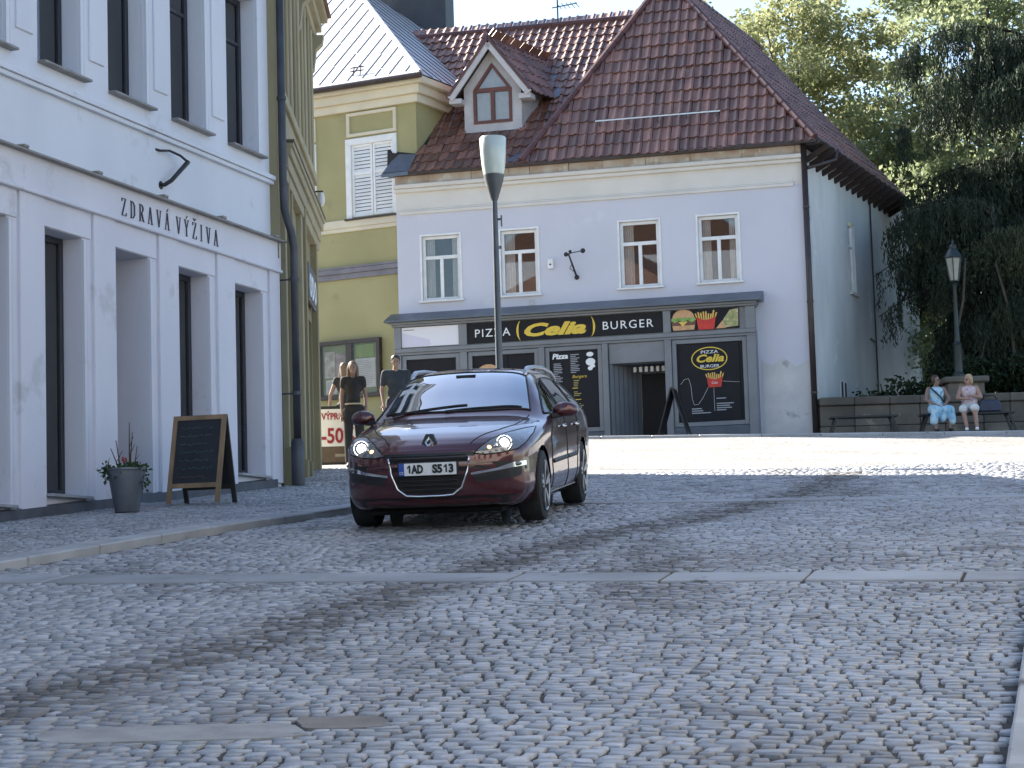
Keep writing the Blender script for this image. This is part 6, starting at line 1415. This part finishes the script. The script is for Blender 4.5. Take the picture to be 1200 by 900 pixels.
def seated(label, x, y, rot, skin, hair_mat, hairlen, dress, pattern, top_mat, look, arms, legs, shoe, hem):
    sz = 5.1; p = thing('person', label, 'person', (x, y, sz), rot); C = []; ex = MB(); hd = Vector((.0, .14, 1.185)); head(C, ex, hd, look)
    C += [(hd-Vector((0, 0, .06)), .05, (0, .18, 1.02), .06), ((0, .18, .9), (.17, .12, .16), 0), ((0, .18, .7), (.165, .13, .15), 0), ((0, .18, .55), (.19, .15, .11), 0), ((-.17, .18, 1.0), .055, (.17, .18, 1.0), .055)]
    for s, (el, wr) in zip((-1, 1), arms):
        a = Vector((s*.175, .18, .99)); el, wr = Vector(el), Vector(wr); C += [(a, .055, el, .045), (el, .044, wr, .03), (wr, .03, wr+(wr-el).normalized()*.075, .032)]; hand(ex, wr, wr-el, (0, 0, -1), s)
    for s, (kn, an) in zip((-1, 1), legs):
        h = Vector((s*.1, .16, .53)); kn, an = Vector(kn), Vector(an); C += [(h, .095, kn, .066), (kn, .064, an, .04), (an, .042, an+Vector((0, -.14, -.03)), .034)]
    organic('body', C, skin, p, extra=ex); face_parts(p, hd, look)
    D = [((0, .18, .9), (.185, .135, .17), 0), ((0, .18, .7), (.185, .15, .16), 0), ((0, .17, .56), (.21, .17, .13), 0), ((-.13, .18, .985), .062, (.13, .18, .985), .062)]
    Sk = [((0, .17, .56), (.215, .175, .13), 0)]
    for s, (kn, an) in zip((-1, 1), legs):
        kn, an = Vector(kn), Vector(an); h = Vector((s*.1, .16, .54)); Sk += [(h, .12, kn, .095)]
        if hem > 0: Sk.append((kn+Vector((s*.02, -.0, 0)), .095, kn.lerp(an, hem)+Vector((s*.05, 0, 0)), .09))
    if hem > 0: a_, b_ = Vector(legs[0][0]), Vector(legs[1][0]); Sk.append((a_.lerp(b_, .5)+Vector((0, .05, 0)), .09, a_.lerp(b_, .5)+Vector((0, .05, -.2)), .08))
    organic('dress_top' if top_mat is dress else 'blouse', D, top_mat, p, voxel=.018); organic('skirt', Sk, dress, p, voxel=.018)
    f = Vector(look).normalized(); s_ = f.cross(Vector((0, 0, 1))).normalized(); Hc = [(hd-f*.022+Vector((0, 0, .045)), (.092, .1, .092), 0)]
    for g in (-1, 1): Hc.append((hd+s_*g*.068-f*.01+Vector((0, 0, .03)), .042, hd+s_*g*.08-f*.02-Vector((0, 0, hairlen)), .034))
    Hc.append((hd-f*.06, .06, hd-f*.065-Vector((0, 0, hairlen)), .05)); organic('hair', Hc, hair_mat, p, voxel=.015)
    for s, (kn, an) in zip((-1, 1), legs): an = Vector(an); organic('shoe', [(an+Vector((0, .01, -.03)), .046, an+Vector((0, -.15, -.045)), .04)], shoe, p, voxel=.016)
    return p
M_bdr = pm('blue_dress', (.25, .48, .66), (.5, .66, .72), scale=9, rough=.8, fac=(.42, .58), spots=((.14, .3, .42), 7, .58)); M_pnk = pm('pink_blouse', (.52, .33, .36), (.62, .55, .55), scale=14, rough=.8, spots=((.2, .1, .14), 11, .58)); M_wsk = pm('white_skirt', (.7, .69, .65), (.6, .58, .55), scale=8, rough=.8); M_dkb = pm('black_strap', (.015, .015, .02), rough=.6)
wa_ = seated('woman with dark hair in light blue patterned dress seated on the bench', 9.45, 48.4, R(6), M_skin, pm('auburn_hair', (.075, .035, .025), (.05, .024, .018), scale=12, rough=.5), .02, M_bdr, None, M_bdr, (.55, -.8, -.03), [((-.26, .1, .76), (-.08, -.08, .62)), ((.27, .1, .77), (.1, -.1, .62))], [((-.15, -.28, .5), (-.17, -.26, .09)), ((.15, -.28, .5), (.15, -.26, .09))], M_dkb, .62)
mb = MB(); mb.tube([(-.15, .1, 1.03), (-.06, .02, .92), (.06, .02, .8), (.15, .06, .68)], .018, 6); mb.build('bag_strap', M_dkb, wa_, smooth=True)
seated('woman with blond bob, pink patterned blouse and white skirt seated on the bench', 10.12, 48.4, R(-14), M_skin2, pm('light_blond_hair', (.55, .4, .22), (.42, .29, .15), scale=12, rough=.5), .07, M_wsk, None, M_pnk, (-.55, -.8, -.05), [((-.25, .06, .78), (-.05, -.12, .74)), ((.26, .08, .78), (.08, -.12, .8))], [((-.13, -.3, .5), (-.06, -.32, .09)), ((.12, -.28, .52), (.16, -.32, .09))], M_wht, 0)
bg_ = thing('shoulder_bag', 'dark navy shoulder bag lying on the bench beside the blond woman', 'bag', (10.6, 48.55, 5.551), R(-5))
mb = MB(); mb.prism([(-.24, 0), (.24, 0), (.26, .12), (.2, .27), (-.2, .27), (-.26, .12)], -.11, .11); mb.build('body', pm('navy_leather', (.02, .028, .06), (.03, .04, .08), scale=7, rough=.5), bg_, bevel=.03)
mb = MB(); mb.tube([(-.18, 0, .26), (-.1, -.05, .36), (.1, -.05, .36), (.18, 0, .26)], .014, 6); mb.build('handle', M_dkb, bg_, smooth=True)
# ------------------------------------------------------------------ trees
M_bark = pm('bark', (.11, .09, .07), (.07, .058, .047), scale=4, rough=.9, bump=.6, bscale=12, stretch=(1, 1, .25))
M_dbark = pm('dark_bark', (.03, .024, .02), (.02, .017, .014), scale=5, rough=.95, spec=.1)
def broadleaf(name, label, x, y, zb, top, rx, crown0, mat, seed, nclump=150, nleaf=230, lsize=.2, squash=1.0, group=None):
    r_ = np.random.default_rng(seed); t = thing(name, label, 'tree', (x, y, zb), 0, group); H = top-zb; c0 = crown0-zb
    mb = MB(); mb.tube([(0, 0, -.3), (.1, 0, c0*.6), (-.1, .1, c0+.3), (.15, 0, c0+(H-c0)*.5), (0, 0, H*.92)], [.32, .27, .22, .13, .03], 10); tr = mb.build('trunk', M_bark, t, smooth=True)
    cz = (c0+H)/2; rz = (H-c0)/2; cl = []
    while len(cl) < nclump:
        p = r_.uniform(-1, 1, 3); q = np.linalg.norm(p)
        if q > 1 or q < .25: continue
        p = p*(1+.16*math.sin(5*math.atan2(p[1], p[0])+seed)+.12*math.sin(7*p[2]+seed)); cl.append(p*[rx, rx*squash, rz]+[0, 0, cz])
    cl = np.array(cl)
    for i in range(26):
        c = cl[r_.integers(len(cl))]; h = max(c0*.75, c[2]*.62+r_.uniform(-.5, .3)); m = c*.5+np.array([0, 0, h*.5])+[0, 0, .25]; mb = MB(); mb.tube([(0, 0, min(h, H*.85)), tuple(m), tuple(c)], [.1, .06, .02], 6); mb.build('limb', M_bark, t, smooth=True)
    P = []
    for c in cl:
        n = int(nleaf*r_.uniform(.6, 1.3)); d = r_.normal(size=(n, 3)); d /= np.linalg.norm(d, axis=1)[:, None]; rr = r_.uniform(.25, 1, n)[:, None]**.6*r_.uniform(.55, 1.05); P.append(c+d*rr*[1.0, 1.0, .62])
    leaves_mesh('crown', np.concatenate(P), lsize, mat, t, seed, .62); return t
M_lf1 = leaf_mat('leaf_yellow_green', (.19, .22, .1), (.36, .37, .19), .5); M_lf2 = leaf_mat('leaf_green', (.16, .2, .1), (.3, .34, .19), .6); M_lf3 = leaf_mat('leaf_dark', (.014, .026, .015), (.036, .055, .026), .2); M_ndl = leaf_mat('needle_dark', (.024, .036, .025), (.06, .078, .052), .25, .6); M_ndl2 = leaf_mat('needle_olive', (.04, .05, .026), (.1, .112, .06), .25, .6)
gT = 'broadleaved trees behind the house'
broadleaf('broadleaf_tree', 'yellow green broadleaved tree rising behind the tiled roof', 9.4, 70, 5.2, 21.2, 4.0, 7.5, M_lf1, 3, 260, 260, .17)
broadleaf('broadleaf_tree', 'tall green broadleaved tree behind the dark conifer', 15.4, 66, 5.2, 23.5, 4.6, 7.5, M_lf2, 5, 280, 260, .17)
broadleaf('broadleaf_tree', 'smaller pale green tree filling the gap between the two taller trees', 12.6, 76, 5.2, 20.6, 3.6, 7.0, M_lf1, 8, 190, 240, .18)
broadleaf('broadleaf_tree', 'dense lower green tree standing close behind the side eaves', 11.2, 62, 5.2, 13.6, 2.6, 6.5, M_lf2, 11, 120, 240, .17)
def conifer(label, x, y, zb, H, branches, mat, seed, strand=.9, nst=26, nq=11, qs=.12, trunk=.3, start=.1, name='weeping_conifer'):
    """drooping branches carrying hanging curtains of needles; branches = list of (height fraction, azimuth deg, length, rise)"""
    r_ = np.random.default_rng(seed); t = thing(name, label, 'tree', (x, y, zb)); mb = MB(); mb.tube([(0, 0, -.3), (.05, 0, H*.4), (0, .05, H*.8), (0, 0, H)], [trunk, trunk*.75, trunk*.35, .03], 9); mb.build('trunk', M_bark, t, smooth=True)
    P = []
    for hf, az, L, rise in branches:
        a = R(az); d = np.array([math.cos(a), math.sin(a), 0.]); z = H*hf; pts = []
        for s in np.linspace(0, 1, 8): pts.append(d*L*s+np.array([0, 0, z+rise*math.sin(s*1.9)*L*.35-.34*L*s*s])+r_.normal(0, .03, 3))
        mb = MB(); mb.tube([tuple(p) for p in pts], list(np.linspace(.05, .01, 8)), 6); mb.build('branch', M_dbark, t, smooth=True)
        for k in range(nst):
            s = r_.uniform(.12, 1.0); i = min(6, int(s*7)); b = pts[i]+(pts[i+1]-pts[i])*(s*7-i); side = r_.normal(0, .22+.1*L*(1-s)*.6)*np.array([-d[1], d[0], 0]); b = b+side; ln = strand*r_.uniform(.4, 1.3)
            m = int(nq*ln/strand)+3; q = np.linspace(0, 1, m)[:, None]; w = b+q*np.array([r_.normal(0, .08), r_.normal(0, .08), -ln])+r_.normal(0, .04, (m, 3)); P.append(w)
    leaves_mesh('needles', np.concatenate(P), qs, mat, t, seed, .2, droop=2.6); return t
rr = random.Random(21)
br = [(rr.uniform(.25, .97), rr.uniform(95, 280), rr.uniform(1.6, 3.6), rr.uniform(.3, .9)) for _ in range(24)]+[(.86, 176, 4.2, 1.0), (.72, 182, 4.4, .8), (.78, 200, 4.0, .9), (.6, 170, 4.2, .6), (.52, 190, 4.6, .7), (.44, 178, 4.4, .6)]+[(rr.uniform(.2, .95), rr.uniform(-60, 95), rr.uniform(1.5, 3.2), .5) for _ in range(22)]
conifer('tall dark weeping conifer with long drooping arms right of the lantern', 14.4, 55.5, 5.2, 11.8, br, M_ndl, 21, strand=1.05, nst=100, nq=26, qs=.19)
br = [(rr.uniform(.12, 1.0), rr.uniform(120, 330), rr.uniform(.9, 2.6), rr.uniform(.2, .8)) for _ in range(24)]+[(.9, 182, 2.7, .9), (.75, 178, 2.9, .8), (.6, 186, 3.0, .6), (.95, 195, 2.6, .8)]
conifer('dark yew like conifer with hanging boughs against the side wall behind the bench', 11.9, 53.0, 5.2, 5.8, br, M_ndl, 33, strand=.75, nst=50, nq=22, qs=.15, trunk=.16)
br = [(rr.uniform(.1, 1.0), rr.uniform(100, 350), rr.uniform(.7, 2.0), rr.uniform(.2, .7)) for _ in range(44)]
conifer('olive toned cypress like conifer behind the lantern', 12.9, 52.2, 5.2, 4.9, br, M_ndl2, 35, strand=.6, nst=58, nq=20, qs=.14, trunk=.12)
def shrub(label, x, y, zb, rx, h, mat, seed, n=5200):
    t = thing('shrub', label, 'shrub', (x, y, zb)); r_ = np.random.default_rng(seed); P = []
    for k in range(26):
        c = np.array([r_.uniform(-rx, rx), r_.uniform(-.5, .5), r_.uniform(.2, h*.8)]); m = n//26; d = r_.normal(size=(m, 3)); d /= np.linalg.norm(d, axis=1)[:, None]; P.append(c+d*(r_.uniform(.3, 1, m)[:, None])*[.5, .4, .42])
    leaves_mesh('foliage', np.concatenate(P), .11, mat, t, seed, .6)
    for k in range(5): mb = MB(); x_ = r_.uniform(-rx*.6, rx*.6); mb.tube([(x_, 0, -.1), (x_+r_.uniform(-.2, .2), 0, h*.5), (x_+r_.uniform(-.4, .4), 0, h*.85)], [.035, .025, .01], 5); mb.build('stem', M_bark, t)
shrub('low dark shrub leaning over the wall behind the empty bench', 9.0, 51.6, 5.1, .9, 1.7, M_lf3, 41); shrub('broad dark shrub behind the wall and the seated women', 12.2, 51.3, 5.1, 2.0, 2.3, M_lf3, 42, 9000); shrub('dark shrub at the end of the low wall past the lantern', 14.6, 51.8, 5.1, 1.6, 3.0, M_lf3, 43, 7000); shrub('dense dark shrub hiding the foot of the side wall', 11.9, 54.5, 5.1, 1.8, 3.4, M_lf3, 44, 9000)
# bare leaning saplings in front of the dark foliage
for i, (pts, lab) in enumerate(((((10.75, 51.0, 5.3), (10.7, 51, 6.6), (10.45, 51, 7.6), (10.65, 51, 8.4), (10.75, 51, 9.4)), 'thin pale curved sapling stem beside the old lantern'), (((11.9, 51.2, 5.3), (11.85, 51.2, 6.8), (11.75, 51.2, 8.2), (11.5, 51.2, 9.3)), 'thin bare sapling with forked top behind the bench end'))):
    t = thing('sapling', lab, 'tree', pts[0]); o = Vector(pts[0]); mb = MB(); mb.tube([Vector(p)-o for p in pts], [.045, .04, .035, .03, .02][:len(pts)], 7); mb.build('trunk', pm('pale_bark%d' % i, (.09, .07, .05), (.06, .045, .035), scale=6, rough=.9), t, smooth=True)
    mb = MB(); a = Vector(pts[1])-o; mb.tube([a, a+Vector((.35, .1, .5)), a+Vector((.5, .1, 1.1))], [.025, .018, .008], 5); mb.build('limb', M_bark, t)
    leaves_mesh('crown', np.random.default_rng(i).normal(size=(70, 3))*[.28, .25, .3]+np.array(Vector(pts[-1])-o), .09, M_lf3, t, i)
# distant wood beyond
r_ = np.random.default_rng(77); n = 26000; P = np.stack([r_.uniform(2, 70, n), r_.uniform(88, 100, n), 0*r_.random(n)], -1); hgt = 7.5+2.2*np.sin(P[:, 0]*.55)+1.3*np.sin(P[:, 0]*1.4+2); P[:, 2] = 5+hgt*r_.random(n)**.7
wd = leaves_mesh('far_wood', P, .55, M_lf2, None, 77); tag(wd, 'mass of green woodland far behind the house and trees', 'wood', kind='stuff')
